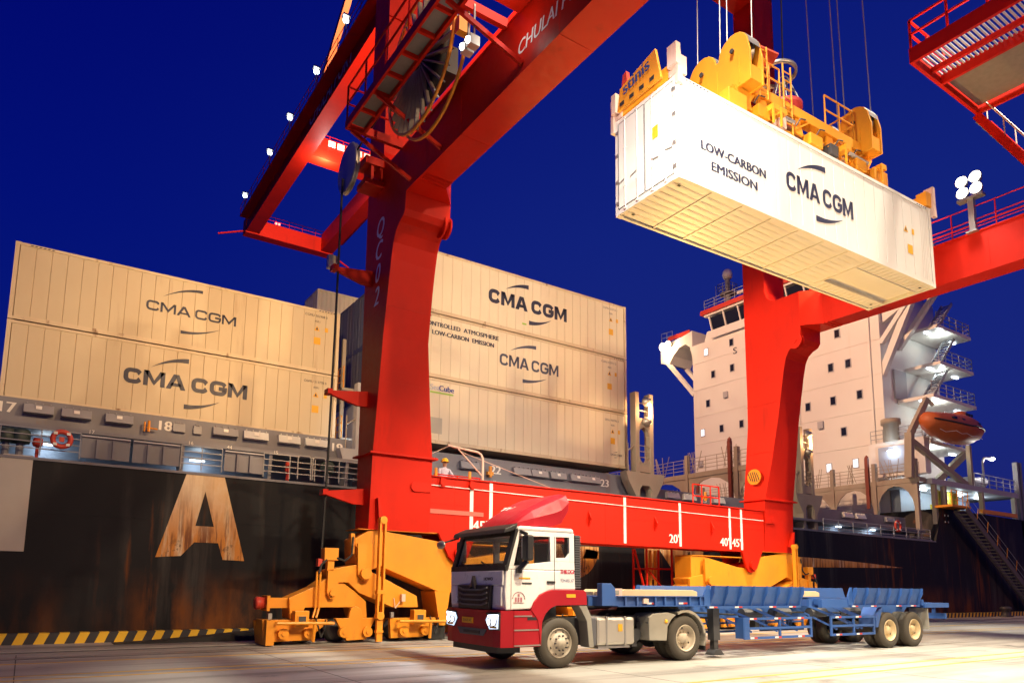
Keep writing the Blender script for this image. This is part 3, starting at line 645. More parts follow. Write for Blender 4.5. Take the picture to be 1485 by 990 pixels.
    jb = fx(MB().box(7.18, 7.60, 20.30, 20.62, 2.38, 2.74).box(7.3, 7.5, 20.35, 20.55, 2.08, 2.38)).build('junction_box', YEL, crane, bevel=.01)
    fx(MB().box(7.0, 7.12, 20.3, 20.5, 2.2, 2.42)).build('warning_beacon', SRED, jb)
    fx(MB().path([(7.55, 20.3, 2.45), (7.8, 20.3, 2.38), (8.0, 20.3, 2.55), (8.05, 20.35, 3.1)], .03, 6).path([(7.25, 20.3, 2.4), (7.1, 20.3, 2.25), (7.02, 20.25, 2.0)], .035, 6)).build('hose', BLACK, jb)
    fx(MB().path([(6.98, 20.3, 2.05), (6.98, 20.3, 1.0), (6.88, 20.2, .75)], .03, 6).path([(7.08, 20.3, 2.05), (7.08, 20.3, 1.0), (6.98, 20.2, .75)], .03, 6)).build('conduit', YEL, jb)
    fx(MB().box(8.0, 8.12, 20.4, 20.6, 2.6, 3.2)).build('stand_pipe', YEL, jb)
    ab = fx(MB().box(8.74, 8.80, 20.0, 20.16, .70, 3.65).box(8.90, 8.96, 20.0, 20.16, .70, 3.65).box(8.72, 8.98, 19.99, 20.17, 1.42, 1.54).tube((8.85, 19.97, 3.62), (8.85, 20.2, 3.62), .12, 12).tube((8.85, 19.97, .78), (8.85, 20.2, .78), .12, 12)).build('anchor_bar', YEL, crane, bevel=.008)
    fx(MB().box(8.76, 8.94, 20.02, 20.14, .04, .66).box(8.74, 8.96, 20.0, 20.16, .30, .36)).build('anchor_foot', YEL, ab)
    fx(MB().prism([(8.76,3.62),(8.94,3.62),(8.74,4.3),(8.70,4.3)], 'y', 20.14, 20.395)).build('anchor_plate', RED, ab)
    fx(MB().box(9.62, 9.74, 20.2, 20.34, 1.20, 1.42).path([(9.4, 20.3, 1.3), (9.45, 20.28, 1.0), (9.6, 20.28, 1.2)], .015, 5)).build('limit_switch', PALE, crane)
bogie_side(False); bogie_side(True)

# weld seams and stiffener strips on the red box sections
for z, xi, yf in ((7.9, 10.26, 19.98), (10.2, 10.07, 19.645)): both(lambda: MB().box(8.524, xi+.008, yf-.008, 21.456, z, z+.022), 'weld_seam', RED)
for z in (17.5, 20.5, 23.5, 26.5): both(lambda: MB().box(8.524, 10.056, 20.2, 21.456, z, z+.022), 'weld_seam', RED)
for y in (15.2, 11.0, 6.8, 2.6): both(lambda: MB().box(8.524, 9.476, y, y+.02, 13.394, 14.998), 'weld_seam', RED)
for x in (11.5, 15.3, 18.0, 22.1, 25.0): MB().box(x, x+.018, 20.394, 20.401, 3.37, 5.15).build('weld_seam', RED, sill)
MB().box(10.62, 27.38, 20.394, 20.401, 4.30, 4.318).build('weld_seam', RED, sill)
for x in (15.0, 23.0): MB().box(x-.18, x+.18, 21.40, 21.48, 5.203, 5.27).build('added_sill_uplight', STEEL, sill)  # housings of the uplights added behind the sill
for x in (9.3, 28.7): MB().box(x-.2, x+.2, 16.3, 16.55, 15.05, 15.6).build('added_deck_floodlight', STEEL, crane)  # housings of the floodlights added to brighten the middle stack
MB().box(10.06, 10.3, 20.15, 20.45, 11.35, 11.65).build('added_leg_floodlight', STEEL, crane)  # hidden housing of the lamp added for the right leg
# landside legs and sill (behind the camera)
def lleg(): return MB().loft([[(8.53,-11.2,z),(xi,-11.2,z),(xi,-9.6,z),(8.53,-9.6,z)] for z, xi in ((3.35,10.6),(5.7,10.58),(9.3,10.05),(13.39,10.05),(34.9,10.05))])
both(lleg, 'landside_leg', RED)
MB().box(10.6, 27.4, -11.1, -9.7, 3.36, 5.16).build('landside_sill_beam', RED, crane)
for xs0 in (8.4, 22.0):
    lb_ = MB().prism([(xs0,3.3),(xs0+7.4,3.3),(xs0+7.4,2.2),(xs0+5,1.4),(xs0+2.4,1.4),(xs0,2.2)], 'y', -11.0, -9.8).build('equaliser_beam', YEL, crane)
    for k in range(4):
        tr_ = MB().box(xs0+.2+k*1.8, xs0+1.6+k*1.8, -10.9, -9.9, .45, 1.38).build('wheel_truck', YEL, crane)
        for d in (.4, 1.0): MB().tube((xs0+.2+k*1.8+d, -10.5, .36), (xs0+.2+k*1.8+d, -10.25, .36), .34, 18).build('wheel', DARKM, tr_)
structure(MB().box(-60, 160, -10.42, -10.35, 0, .035).build('crane_rail', STEEL))
# ------------------------------------------------------------------ containers
CL, CW, CH = 12.192, 2.438, 2.896
PANELS = {}
def panel_mesh(w_, h_, mat, ribs=False):
    k = (round(w_, 3), mat.name, ribs)
    if k not in PANELS:
        m = MB()
        if ribs:
            n = 5; s = w_/n
            for i in range(n):
                m.add([(i*s,.03,0),(i*s+s*.35,.0,0),(i*s+s*.7,.0,0),(i*s+s,.03,0),(i*s,.03,h_),(i*s+s*.35,.0,h_),(i*s+s*.7,.0,h_),(i*s+s,.03,h_)], [(0,1,5,4),(1,2,6,5),(2,3,7,6)])
        else:
            e = .018 if mat is CWHITE else .014; g = .020 if mat is CWHITE else .016
            m.add([(0,g,0),(e,0,0),(w_-e,0,0),(w_,g,0),(0,g,h_),(e,0,h_),(w_-e,0,h_),(w_,g,h_),(0,.05,0),(w_,.05,0),(0,.05,h_),(w_,.05,h_)],
                  [(0,1,5,4),(1,2,6,5),(2,3,7,6),(8,0,4,10),(3,9,11,7),(4,5,6,7,11,10),(0,8,9,3,2,1)])
        PANELS[k] = m.mesh('side_panel', mat)
    return PANELS[k]
def container(label, loc, rz=0, body=CTAN, frame=CFRAME, group=None, tilt=0, near=True, n=24, name='reefer_container', under=False, doors=False):
    c = thing(name, label, 'container', loc, rz, group)
    if tilt: c.rotation_euler = (0, tilt, rz)
    f = MB()
    for x in (.0, CL-.14):
        for y in (.0, CW-.14): f.box(x+.003, x+.137, y+.003, y+.137, .118, CH-.118)
    for y in (.0, CW-.09): f.box(.178, CL-.178, y+.004, y+.086, .012, .17); f.box(.178, CL-.178, y+.004, y+.086, CH-.11, CH-.01)
    for x in (.0, CL-.09): f.box(x+.004, x+.086, .17, CW-.17, .012, .16); f.box(x+.004, x+.086, .17, CW-.17, CH-.13, CH-.012)
    f.build('frame', frame, c, origin=False)
    key = 'cast'+frame.name
    if key not in PANELS: PANELS[key] = MB().box(0, .178, 0, .162, 0, .118).mesh('corner_casting', frame)
    for x in (0, CL-.178):
        for y in (0, CW-.162):
            for z in (0, CH-.118): put('corner_casting', PANELS[key], c, (x, y, z))
    pw = (CL-.30)/n; ph = CH-.29
    for i in range(n):
        end = under and (i == 0 or i == n-1)
        put('side_panel', panel_mesh(pw-.003, ph, body, end), c, (.15+i*pw+.0015, .022+random.uniform(0, .003), .175))
    MB().box(.14, CL-.14, CW-.07, CW-.025, .172, CH-.112).build('far_side_panel', body, c, origin=False)
    MB().box(.09, CL-.09, .09, CW-.09, CH-.045, CH-.02).build('roof_panel', body, c, origin=False)
    if not under: MB().box(.09, CL-.09, .09, CW-.09, .10, .15).build('floor', body, c, origin=False)
    if not doors: MB().box(.03, .07, .142, CW-.142, .165, CH-.135).build('end_panel', body, c, origin=False)
    MB().box(CL-.07, CL-.03, .142, CW-.142, .165, CH-.135).build('end_panel', body, c, origin=False)
    return c
def stickers(c, tri, sq, small=True, code=None, y=.015, text_mat=NAVY):
    t = MB().add([(tri[0]-.13, y, tri[1]-.11), (tri[0]+.13, y, tri[1]-.11), (tri[0], y, tri[1]+.12)], [(0,1,2)]).build('warning_triangle', YSTICK, c, origin=False)
    MB().add([(tri[0]-.05, y-.003, tri[1]-.07), (tri[0]+.05, y-.003, tri[1]-.07), (tri[0]+.012, y-.003, tri[1]+.05), (tri[0]-.012, y-.003, tri[1]+.05)], [(0,1,2,3)]).build('triangle_symbol', NAVY, t, origin=False)
    MB().quad((sq[0]-.15, y, sq[1]-.16), (sq[0]+.15, y, sq[1]-.16), (sq[0]+.15, y, sq[1]+.16), (sq[0]-.15, y, sq[1]+.16)).build('yellow_label', YSTICK, c, origin=False)
    MB().quad((tri[0]+.36, y, tri[1]-.10), (tri[0]+.50, y, tri[1]-.10), (tri[0]+.50, y, tri[1]+.10), (tri[0]+.36, y, tri[1]+.10)).build('small_label', YSTICK, c, origin=False)
    if code:
        text(code, .10, (code_x(tri), y-.002, tri[1]+.52), (1,0,0), (0,0,1), text_mat, c, 'container_code', align='CENTER')
        text('45R1', .09, (code_x(tri)+.05, y-.002, tri[1]+.27), (1,0,0), (0,0,1), text_mat, c, 'container_code', align='CENTER')
def code_x(tri): return tri[0]-.05
def edge_ticks(c, x, y=.0, n=6):
    m = MB()
    for i in range(n): m.quad((x+i*.13, y-.002, CH-.085), (x+i*.13+.07, y-.002, CH-.085), (x+i*.13+.11, y-.002, CH-.045), (x+i*.13+.04, y-.002, CH-.045))
    m.build('hazard_ticks', NAVY, c, origin=False)

# stack on the left, two high
LX, LY, LZ = -1.2856, 30.2314, 8.0134
a = container('upper weathered reefer container of the left stack, thin CMA CGM logo', (LX, LY, LZ+CH+.03), group='reefer containers stacked on deck', body=CTAN)
emblem(a, 3.06-LX, 6.44-LX, 12.24-LZ-CH, 12.66-LZ-CH-.02, NAVY, .012, False, ((3.62-LX, 5.08-LX, 12.88-LZ-CH, 13.40-LZ-CH), (4.36-LX, 5.85-LX, 11.58-LZ-CH, 11.97-LZ-CH)))
stickers(a, (9.87-LX, 12.91-LZ-CH), (9.9-LX, 12.34-LZ-CH), code='CGMU 502908 0'); edge_ticks(a, 11.2); edge_ticks(a, .45)
b = container('lower weathered reefer container of the left stack, bold CMA CGM logo', (LX, LY, LZ), group='reefer containers stacked on deck', body=CTAN)
emblem(b, 2.49-LX, 7.06-LX, 9.24-LZ, 9.84-LZ, NAVY, .012, True, ((3.40-LX, 4.75-LX, 9.98-LZ, 10.45-LZ), (4.68-LX, 6.02-LX, 8.60-LZ, 8.98-LZ)))
stickers(b, (9.96-LX, 9.93-LZ), (9.96-LX, 9.28-LZ), code='CGMU 513778 0')
# stack in the middle, three high
MX, MY, MZ = 25.4602-CL, 27.0579, 7.7503
g_ = 'reefer containers stacked on deck'
c3 = container('topmost cream reefer container of the middle stack, bold CMA CGM logo', (MX, MY, MZ+2*(CH+.03)), group=g_, body=CTAN2, n=24)
zo = MZ+2*(CH+.03)
emblem(c3, 16.84-MX, 21.46-MX, 14.78-zo, 15.46-zo, NAVY, .012, True, ((17.78-MX, 19.12-MX, 15.62-zo, 16.02-zo), (19.15-MX, 20.5-MX, 14.26-zo, 14.66-zo)))
stickers(c3, (24.40-MX, 15.59-zo), (24.40-MX, 14.91-zo), code='CGMU 516713 1')
MB().quad((18.75-MX, .012, 14.10-zo), (19.0-MX, .012, 14.10-zo), (19.0-MX, .012, 14.18-zo), (18.75-MX, .012, 14.18-zo)).build('green_label', LIME, c3, origin=False)
c2 = container('middle container of the three-high stack, printed CONTROLLED ATMOSPHERE LOW-CARBON EMISSION', (MX, MY, MZ+CH+.03), group=g_, body=CTAN2, n=24)
zo = MZ+CH+.03
emblem(c2, 17.5-MX, 20.94-MX, 11.88-zo, 12.44-zo, FADED, .012, False, ((18.08-MX, 19.58-MX, 12.66-zo, 13.08-zo), (18.80-MX, 20.22-MX, 11.32-zo, 11.64-zo)))
text('ATMOSPHERE', .20, (17.42-MX, .010, 13.0-zo), (1,0,0), (0,0,1), NAVY, c2, fat=.012, width=1.88, align='RIGHT')
text('CONTROLLED', .20, (15.36-MX, .010, 13.0-zo), (1,0,0), (0,0,1), NAVY, c2, fat=.012, width=1.86, align='RIGHT')
text('LOW-CARBON  EMISSION', .20, (17.16-MX, .010, 12.62-zo), (1,0,0), (0,0,1), NAVY, c2, fat=.012, width=3.2, align='RIGHT')
stickers(c2, (24.27-MX, 12.66-zo), (24.27-MX, 11.96-zo), code='CGMU 523713 2'); edge_ticks(c2, 11.3)
c1 = container('bottom plain container of the middle stack with SeaCube mark', (MX, MY, MZ), group=g_, body=CTAN2, n=24)
zo = MZ
text('Sea', .24, (13.93-MX, .010, 10.12-zo), (1,0,0), (0,0,1), paint('pale_blue_print', (.45, .47, .55), .5), c1, bold=.01)
text('Cube', .24, (15.10-MX, .010, 10.12-zo), (1,0,0), (0,0,1), paint('blue_print', (.03, .06, .30), .5), c1, bold=.012, align='RIGHT')
MB().box(13.93-MX, 15.08-MX, .008, .011, 9.98-zo, 10.05-zo).build('lime_underline', LIME, c1, origin=False)
stickers(c1, (24.45-MX, 9.57-zo+.05), (24.45-MX, 9.12-zo), code='SEGU 930795 2')
MB().box(13.95-MX, 14.55-MX, .006, .011, 8.2-zo, 8.9-zo).build('grey_patch', paint('grey_patch_paint', (.50, .47, .38), .6), c1, origin=False)
emblem(c1, 24.3-MX, 25.05-MX, 8.37-zo, 8.46-zo, NAVY, .012, False, ((24.45-MX, 24.75-MX, 8.50-zo, 8.56-zo), (24.55-MX, 24.85-MX, 8.27-zo, 8.32-zo)))
# containers further inboard, seen in the gap between the stacks
def dry_container(label, loc, mat, rib=True, body2=None):
    c = thing('dry_container', label, 'container', loc, 0, 'containers further inboard')
    f = MB()
    for x in (0, CL-.12):
        for y in (0, CW-.12): f.box(x, x+.12, y, y+.12, 0, CH)
    for y in (0, CW-.08):
        f.box(.12, CL-.12, y, y+.08, 0, .16); f.box(.12, CL-.12, y, y+.08, CH-.10, CH)
    for x in (0, CL-.08): f.box(x, x+.08, .12, CW-.12, 0, .16); f.box(x, x+.08, .12, CW-.12, CH-.10, CH)
    f.build('frame', mat, c, origin=False)
    n = 42; st_ = (CL-.24)/n
    for y, d in ((.03, .036), (CW-.03, -.036)):
        s = MB(); ring = []
        for i in range(n):
            x = .12+i*st_; ring += [(x, y), (x+st_*.25, y+d), (x+st_*.5, y+d), (x+st_*.75, y)]
        ring.append((CL-.12, y)); o = len(ring)
        s.add([(a, b, .15) for a, b in ring]+[(a, b, CH-.09) for a, b in ring], [(k, k+1, o+k+1, o+k) for k in range(o-1)]); s.build('corrugated_side', mat, c, origin=False)
    n = 9; st_ = (CW-.24)/n
    for x, d in ((.03, .04), (CL-.03, -.04)):
        s = MB(); ring = []
        for i in range(n):
            y = .12+i*st_; ring += [(x, y), (x+d, y+st_*.25), (x+d, y+st_*.5), (x, y+st_*.75)]
        ring.append((x, CW-.12)); o = len(ring)
        s.add([(a, b, .15) for a, b in ring]+[(a, b, CH-.09) for a, b in ring], [(k, k+1, o+k+1, o+k) for k in range(o-1)]); s.build('corrugated_end', mat, c, origin=False)
    for y in (.35, .75, 1.65, 2.05): MB().tube((-.03, y, .1), (-.03, y, CH-.1), .022, 6).build('locking_bar', mat, c, origin=False)
    MB().box(.1, CL-.1, .1, CW-.1, CH-.05, CH-.02).build('roof', mat, c, origin=False); MB().box(.1, CL-.1, .1, CW-.1, .05, .1).build('floor', mat, c, origin=False)
    return c
PALEC = paint('pale_yellow_container', (.66, .60, .44), .5, .06, .8, rust=.15)
tiers = ('bottom', 'middle', 'top')
for r_, (yy, rn) in enumerate(((32.2, 'nearer'), (34.75, 'farther'))):
    for t_ in range(3): dry_container('%s grey rusty container of the %s grey stack left of the crane leg' % (tiers[t_], rn), (MX, yy, MZ+t_*(CH+.03)), CGREY)
dry_container('pale container standing higher than the grey ones, just left of the crane leg', (MX, 40.9, MZ+3*(CH+.03)), PALEC)
for t_ in range(3): dry_container('%s grey container below the higher pale one left of the crane leg' % tiers[t_], (MX, 40.9, MZ+t_*(CH+.03)), CGREY)

# ------------------------------------------------------------------ container on the hook
HA, HT = -.0293, .005
hang = container('clean white LOW-CARBON EMISSION reefer container hanging below the yellow spreader', (12.9195, 11.7313, 12.0023), HA, body=CWHITE, frame=CWHITE, tilt=HT, n=22, under=True, doors=True)
hang['group'] = 'white container on the hook'
emblem(hang, 4.33, 7.56, 1.10, 1.68, NAVY, .012, False, ((4.85, 6.22, 1.86, 2.30), (5.66, 7.0, .60, .92)))
text('LOW-CARBON', .25, (.85, .006, 1.08), (1,0,0), (0,0,1), NAVY, hang, fat=.016, width=2.55)
text('EMISSION', .25, (1.22, .006, .60), (1,0,0), (0,0,1), NAVY, hang, fat=.016, width=1.80)
stickers(hang, (10.55, 1.70), (10.75, 1.02)); edge_ticks(hang, .3, n=7); edge_ticks(hang, 11.3, n=5)
# underside: floor sheets between cross members, gooseneck tunnel at the far end
xs_ = [.10, 1.35, 2.55, 3.75, 4.95, 6.15, 7.35, 8.55]
for x0, x1 in zip(xs_[:-1], xs_[1:]):
    m = MB(); n = 9; w_ = (CW-.2)/n
    for i in range(n): m.add([(x0+.03,.1+i*w_,.064),(x1-.03,.1+i*w_,.064),(x1-.03,.1+(i+.25)*w_,.055),(x0+.03,.1+(i+.25)*w_,.055),(x0+.03,.1+(i+.8)*w_,.055),(x1-.03,.1+(i+.8)*w_,.055),(x1-.03,.1+(i+1)*w_,.064),(x0+.03,.1+(i+1)*w_,.075)], [(0,1,2,3),(3,2,5,4),(4,5,6,7)])
    m.build('floor_sheet', CWHITE, hang, origin=False)
    MB().box(x1-.03, x1+.03, .09, CW-.09, .03, .10).build('cross_member', CFRAME if False else CWHITE, hang, origin=False)
for y0, y1 in ((.1, .62), (CW-.62, CW-.1)):
    m = MB(); n = 14; w_ = (CL-.1-8.6)/n
    for i in range(n): m.box(8.6+i*w_+.015, 8.6+(i+1)*w_-.015, y0, y1, .04, .08)
    m.build('floor_sheet', CWHITE, hang, origin=False)
MB().box(8.6, CL-.1, .64, CW-.64, .13, .16).box(8.6, CL-.1, .622, .638, .02, .16).box(8.6, CL-.1, CW-.638, CW-.622, .02, .16).build('gooseneck_tunnel', CWHITE, hang, origin=False)
MB().box(.08, CL-.08, .09, CW-.09, .162, .20).build('floor', CWHITE, hang, origin=False)
HOLE = BLKP
for x in (.30, CL-.45):
    for y in (.30, CW-.38): MB().box(x, x+.09, y, y+.07, .026, .032).build('casting_hole', HOLE, hang, origin=False)
# double doors
for k, (y0, y1) in enumerate(((.15, CW/2-.01), (CW/2+.01, CW-.15))):
    d = MB().box(-.012, .03, y0, y1, .17, CH-.14).build('door', CWHITE, hang, origin=False)
    for z0, z1 in ((.17, .182), (CH-.152, CH-.14)): MB().box(-.02, -.013, y0+.02, y1-.02, z0, z1).build('gasket', GASK, d, origin=False)
    for y in (y0+.0, y1-.012): MB().box(-.02, -.013, y, y+.012, .18, CH-.15).build('gasket', GASK, d, origin=False)
    for y in (y0+.28, y1-.28):
        MB().tube((-.026, y, .06), (-.026, y, CH-.06), .012, 8).build('locking_bar', CWHITE, d, origin=False)
        for z in (.10, .75, 1.9, CH-.12): MB().box(-.036, -.012, y-.04, y+.04, z-.025, z+.025).build('bar_bracket', CWHITE, d, origin=False)
        MB().bar((-.04, y, .95), (-.04, y+(.25 if k else -.25), .90), .015, .03).build('door_handle', STEEL, d, origin=False)
    for z in (.35, 1.0, 1.8, 2.5):
        yy = y0-.03 if k == 0 else y1+.03
        MB().box(-.03, .0, yy-.06, yy+.06, z-.05, z+.05).build('hinge', STEEL, d, origin=False)
MB().quad((-.022, .7, 1.5), (-.022, .95, 1.5), (-.022, .95, 1.85), (-.022, .7, 1.85)).build('pale_label', YSTICK, hang, origin=False)

# ------------------------------------------------------------------ spreader
sp = thing('container_spreader', 'yellow telescopic spreader with sheave headblock gripping the white container', 'spreader', (12.9195, 11.7313, 12.0023), HA)
sp.rotation_euler = (0, HT, HA)
def S(m, n, mat, parent=sp, **k): return m.build(n, mat, parent, origin=False, **k)
T = CH+.03
S(MB().box(2.0, 10.2, .55, .85, T+.12, T+.55).box(2.0, 10.2, 1.59, 1.89, T+.12, T+.55), 'main_frame', SPR, bevel=.01)
for y in (.62, 1.62): S(MB().box(.25, 11.95, y+.03, y+.21, T+.16, T+.48), 'telescopic_beam', SPR)
for k in range(6): S(MB().box(2.3+k*1.45, 2.42+k*1.45, .86, 1.58, T+.2, T+.5), 'cross_beam', SPR)
# end beams with corner flippers
for x, s in ((.02, -1), (CL-.30, 1)):
    eb = S(MB().box(x, x+.28, .02, CW-.02, T+.02, T+.42), 'end_beam', SPR, bevel=.01)
    for y in (.0, CW-.25):
        S(MB().box(x-.02, x+.30, y-.05, y+.30, T-.0, T+.52), 'twistlock_box', PALE if s < 0 else SPR, eb, bevel=.01)
        yy = -.10 if y == 0 else CW+.02
        fx = x-.10 if s < 0 else x+.30
        fp = MB(); fp.add([(fx, yy, T+.65), (fx+.12, yy, T+.65), (fx+.12, yy+.08, T+.65), (fx, yy+.08, T+.65), (fx-.02*s, yy-.02, T-.35), (fx+.18, yy-.02, T-.35), (fx+.18, yy+.10, T-.35), (fx-.02*s, yy+.10, T-.35)], [(0,1,2,3),(4,7,6,5),(0,4,5,1),(1,5,6,2),(2,6,7,3),(3,7,4,0)])
        S(fp, 'corner_flipper', PALE, eb)
        fp2 = MB().box(x-.16 if s < 0 else x+.30, x+.0 if s < 0 else x+.44, yy-.02, yy+.30 if y == 0 else yy-.2, T+.15, T+.75)
        S(fp2, 'flipper_arm', PALE, eb)
    for y in (.9, 1.5): S(MB().tube((x+.14, y, T+.42), (x+.14, y+.15, T+.62), .09, 10), 'actuator', SPR, eb)
# sign plate on the near end with maker's lettering and red beacon
pl = S(MB().prism([(.42, T+.06), (2.15, T+.06), (2.05, T+.72), (.62, T+1.02)], 'x', -.16, -.08), 'end_sign', SPR, bevel=.01)
text('stinis', .36, (-.165, 1.86, T+.42), (0,-1,.16), (0,.16,1), paint('sign_blue', (.03, .06, .22), .5), pl, 'maker_name', bold=.015, depth=.005, width=1.05)
for y in (.75, 1.15, 1.55, 1.95): S(MB().box(-.168, -.161, y-.09, y+.09, T+.16, T+.28), 'slot', BLKP, pl)
S(MB().prism([(1.9, T+.9), (2.15, T+.85), (2.1, T+1.25), (1.95, T+1.3)], 'x', .0, .12), 'red_flag_plate', SRED, pl)
# headblock: longitudinal tube beam, two sheave housings with twin humps, drum, ladders, railings
hb = S(MB().box(3.0, 9.2, .34, .66, T+1.05, T+1.38), 'headblock_beam', SPR, bevel=.015)
S(MB().box(3.0, 9.2, 1.78, 2.10, T+1.05, T+1.38), 'headblock_beam', SPR, bevel=.015)
for k in range(5): S(MB().box(3.3+k*1.35, 3.42+k*1.35, .66, 1.78, T+1.0, T+1.3), 'headblock_cross_beam', SPR)
S(MB().box(6.9, 8.4, .70, 1.74, T+.98, T+1.02), 'grating', PALE)
def humps(x0, x1):
    prof = [(-.05, T+1.0), (2.25, T+1.0), (2.25, T+1.9)]
    prof += [(1.72+.53*math.cos(R(a)), T+2.22+.53*math.sin(R(a))) for a in range(0, 200, 20)]
    prof += [(.55+.53*math.cos(R(a)), T+2.22+.53*math.sin(R(a))) for a in range(0, 200, 20)]
    prof += [(-.05, T+1.9)]
    return MB().prism(prof, 'x', x0, x1)
for x in (2.85, 8.75):
    h_ = S(humps(x, x+.07), 'sheave_housing', SPR, bevel=.008)
    S(humps(x+.52, x+.59), 'housing_plate', SPR, h_, bevel=.008)
    S(MB().box(x+.07, x+.52, -.02, 2.2, T+1.05, T+1.5), 'housing_web', SPR, h_)
    for y in (.55, 1.72):
        S(MB().lathe([(0,-.16),(.42,-.16),(.46,-.10),(.40,-.04),(.40,.04),(.46,.10),(.42,.16),(0,.16)], (x+.30, y, T+2.22), 'x', 24), 'sheave', STEEL, h_, smooth=True)
        S(MB().tube((x-.06, y, T+2.22), (x+.66, y, T+2.22), .07, 10), 'sheave_pin', DARKM, h_)
        m = MB()
        for a in range(0, 181, 20):
            a0, a1 = R(a), R(a+20)
            if a < 180: m.quad((x+.05, y+.54*math.cos(a0), T+2.22+.54*math.sin(a0)), (x+.54, y+.54*math.cos(a0), T+2.22+.54*math.sin(a0)), (x+.54, y+.54*math.cos(a1), T+2.22+.54*math.sin(a1)), (x+.05, y+.54*math.cos(a1), T+2.22+.54*math.sin(a1)))
        S(m, 'rope_guard', STEEL, h_)
    for y in (.35, 1.15, 2.0): S(MB().box(x-.012, x, y-.025, y+.025, T+1.1, T+1.95), 'stiffener', SPR, h_)
    # hanger down to the spreader frame
    for y in (.42, 1.90): S(MB().prism([(x-.15, T+1.05), (x+.75, T+1.05), (x+.55, T+.75), (x+.62, T+.5), (x, T+.5), (x+.1, T+.75)], 'y', y, y+.16), 'hanger', SPR, h_)
S(MB().lathe([(0,T+1.0),(.46,T+1.0),(.50,T+1.1),(.50,T+1.95),(.56,T+2.0),(.56,T+2.14),(.52,T+2.14),(.50,T+2.02),(0,T+2.0)], (6.05, 1.22, 0), 'z', 28), 'cable_drum', paint('drum_red', (.50, .05, .05), .45, .1), smooth=True)
m = MB()
for k in range(8):
    a = k*math.pi/4; m.tube((6.05+.54*math.cos(a), 1.22+.54*math.sin(a), T+2.12), (6.05+.16*math.cos(a), 1.22+.16*math.sin(a), T+3.1), .022, 5)
for z, r_ in ((T+2.45, .40), (T+3.1, .16)):
    for k in range(16):
        a, b_ = k*math.pi/8, (k+1)*math.pi/8; m.tube((6.05+r_*math.cos(a), 1.22+r_*math.sin(a), z), (6.05+r_*math.cos(b_), 1.22+r_*math.sin(b_), z), .02, 5)
S(m, 'drum_basket', STEEL)
S(MB().add([(4.1, .9, T+3.35), (4.9, .5, T+3.0), (5.35, 1.25, T+3.1), (4.6, 1.7, T+3.5), (4.1, .9, T+3.41), (4.9, .5, T+3.06), (5.35, 1.25, T+3.16), (4.6, 1.7, T+3.56)], [(0,3,2,1),(4,5,6,7),(0,1,5,4),(1,2,6,5),(2,3,7,6),(3,0,4,7)]), 'red_cover_plate', SRED)
S(MB().bar((4.7, 1.1, T+1.3), (4.7, 1.1, T+3.2), .12), 'cover_post', SPR)
S(MB().lathe([(.55, T+3.12),(.62, T+3.12),(.62, T+3.24),(.55, T+3.24)], (5.75, 1.22, 0), 'z', 24), 'cable_bell', STEEL, smooth=True)
def ladder(x, y, z0, z1, w_=.36):
    m = MB().tube((x, y, z0), (x, y, z1), .025, 6).tube((x+w_, y, z0), (x+w_, y, z1), .025, 6)
    k = z0+.15
    while k < z1: m.tube((x, y, k), (x+w_, y, k), .018, 5); k += .28
    return m
S(ladder(4.75, .28, T+.15, T+2.5), 'ladder', SPR); S(ladder(7.65, .40, T+.1, T+1.0), 'ladder', SPR); S(ladder(3.55, .2, T+.9, T+2.6), 'ladder', SPR)
for P in ([(6.9, .36, T+1.38), (8.4, .36, T+1.38)], [(6.9, 2.05, T+1.38), (8.4, 2.05, T+1.38)], [(8.4, .36, T+1.38), (8.4, 2.05, T+1.38)], [(4.6, 2.05, T+1.38), (5.6, 2.05, T+1.38)]):
    S(railing(MB(), P, 1.0, .75, .028, 1), 'railing', SPR)
for x in (3.9, 4.25, 7.4, 9.35): S(MB().box(x, x+.28, .02, .5, T+.55, T+.72).box(x, x+.05, .02, .08, T+.1, T+.55), 'floodlight_bracket', SPR)
for k in range(7): S(MB().box(2.3+k*1.05, 2.36+k*1.05, .50, .548, T+.14, T+.54), 'stiffener', SPR)
for k in range(4): S(MB().box(4.2+k*1.1, 4.6+k*1.1, .9, 1.5, T+.55, T+.85), 'hydraulic_unit', (SPR, DARKM, SPR, SPR)[k])
text('stinis', .30, (5.35, .545, T+.20), (1,0,0), (0,0,1), paint('sign_blue', (.03, .06, .22), .5), sp, 'maker_name', bold=.012, width=.95)
# hoist ropes up to the trolley
for x, y in ((3.15, .55-.45), (3.15, .55+.45), (3.15, 1.72-.45), (3.15, 1.72+.45), (9.05, .55-.45), (9.05, .55+.45), (9.05, 1.72-.45), (9.05, 1.72+.45)):
    S(MB().tube((x, y, T+2.2), (x+(.4 if x < 6 else -.4), y, 23.0), .018, 5), 'hoist_rope', STEEL)
S(MB().tube((6.05, 1.22, T+2.4), (6.6, 1.3, 23.0), .025, 6), 'power_cable', BLACK)

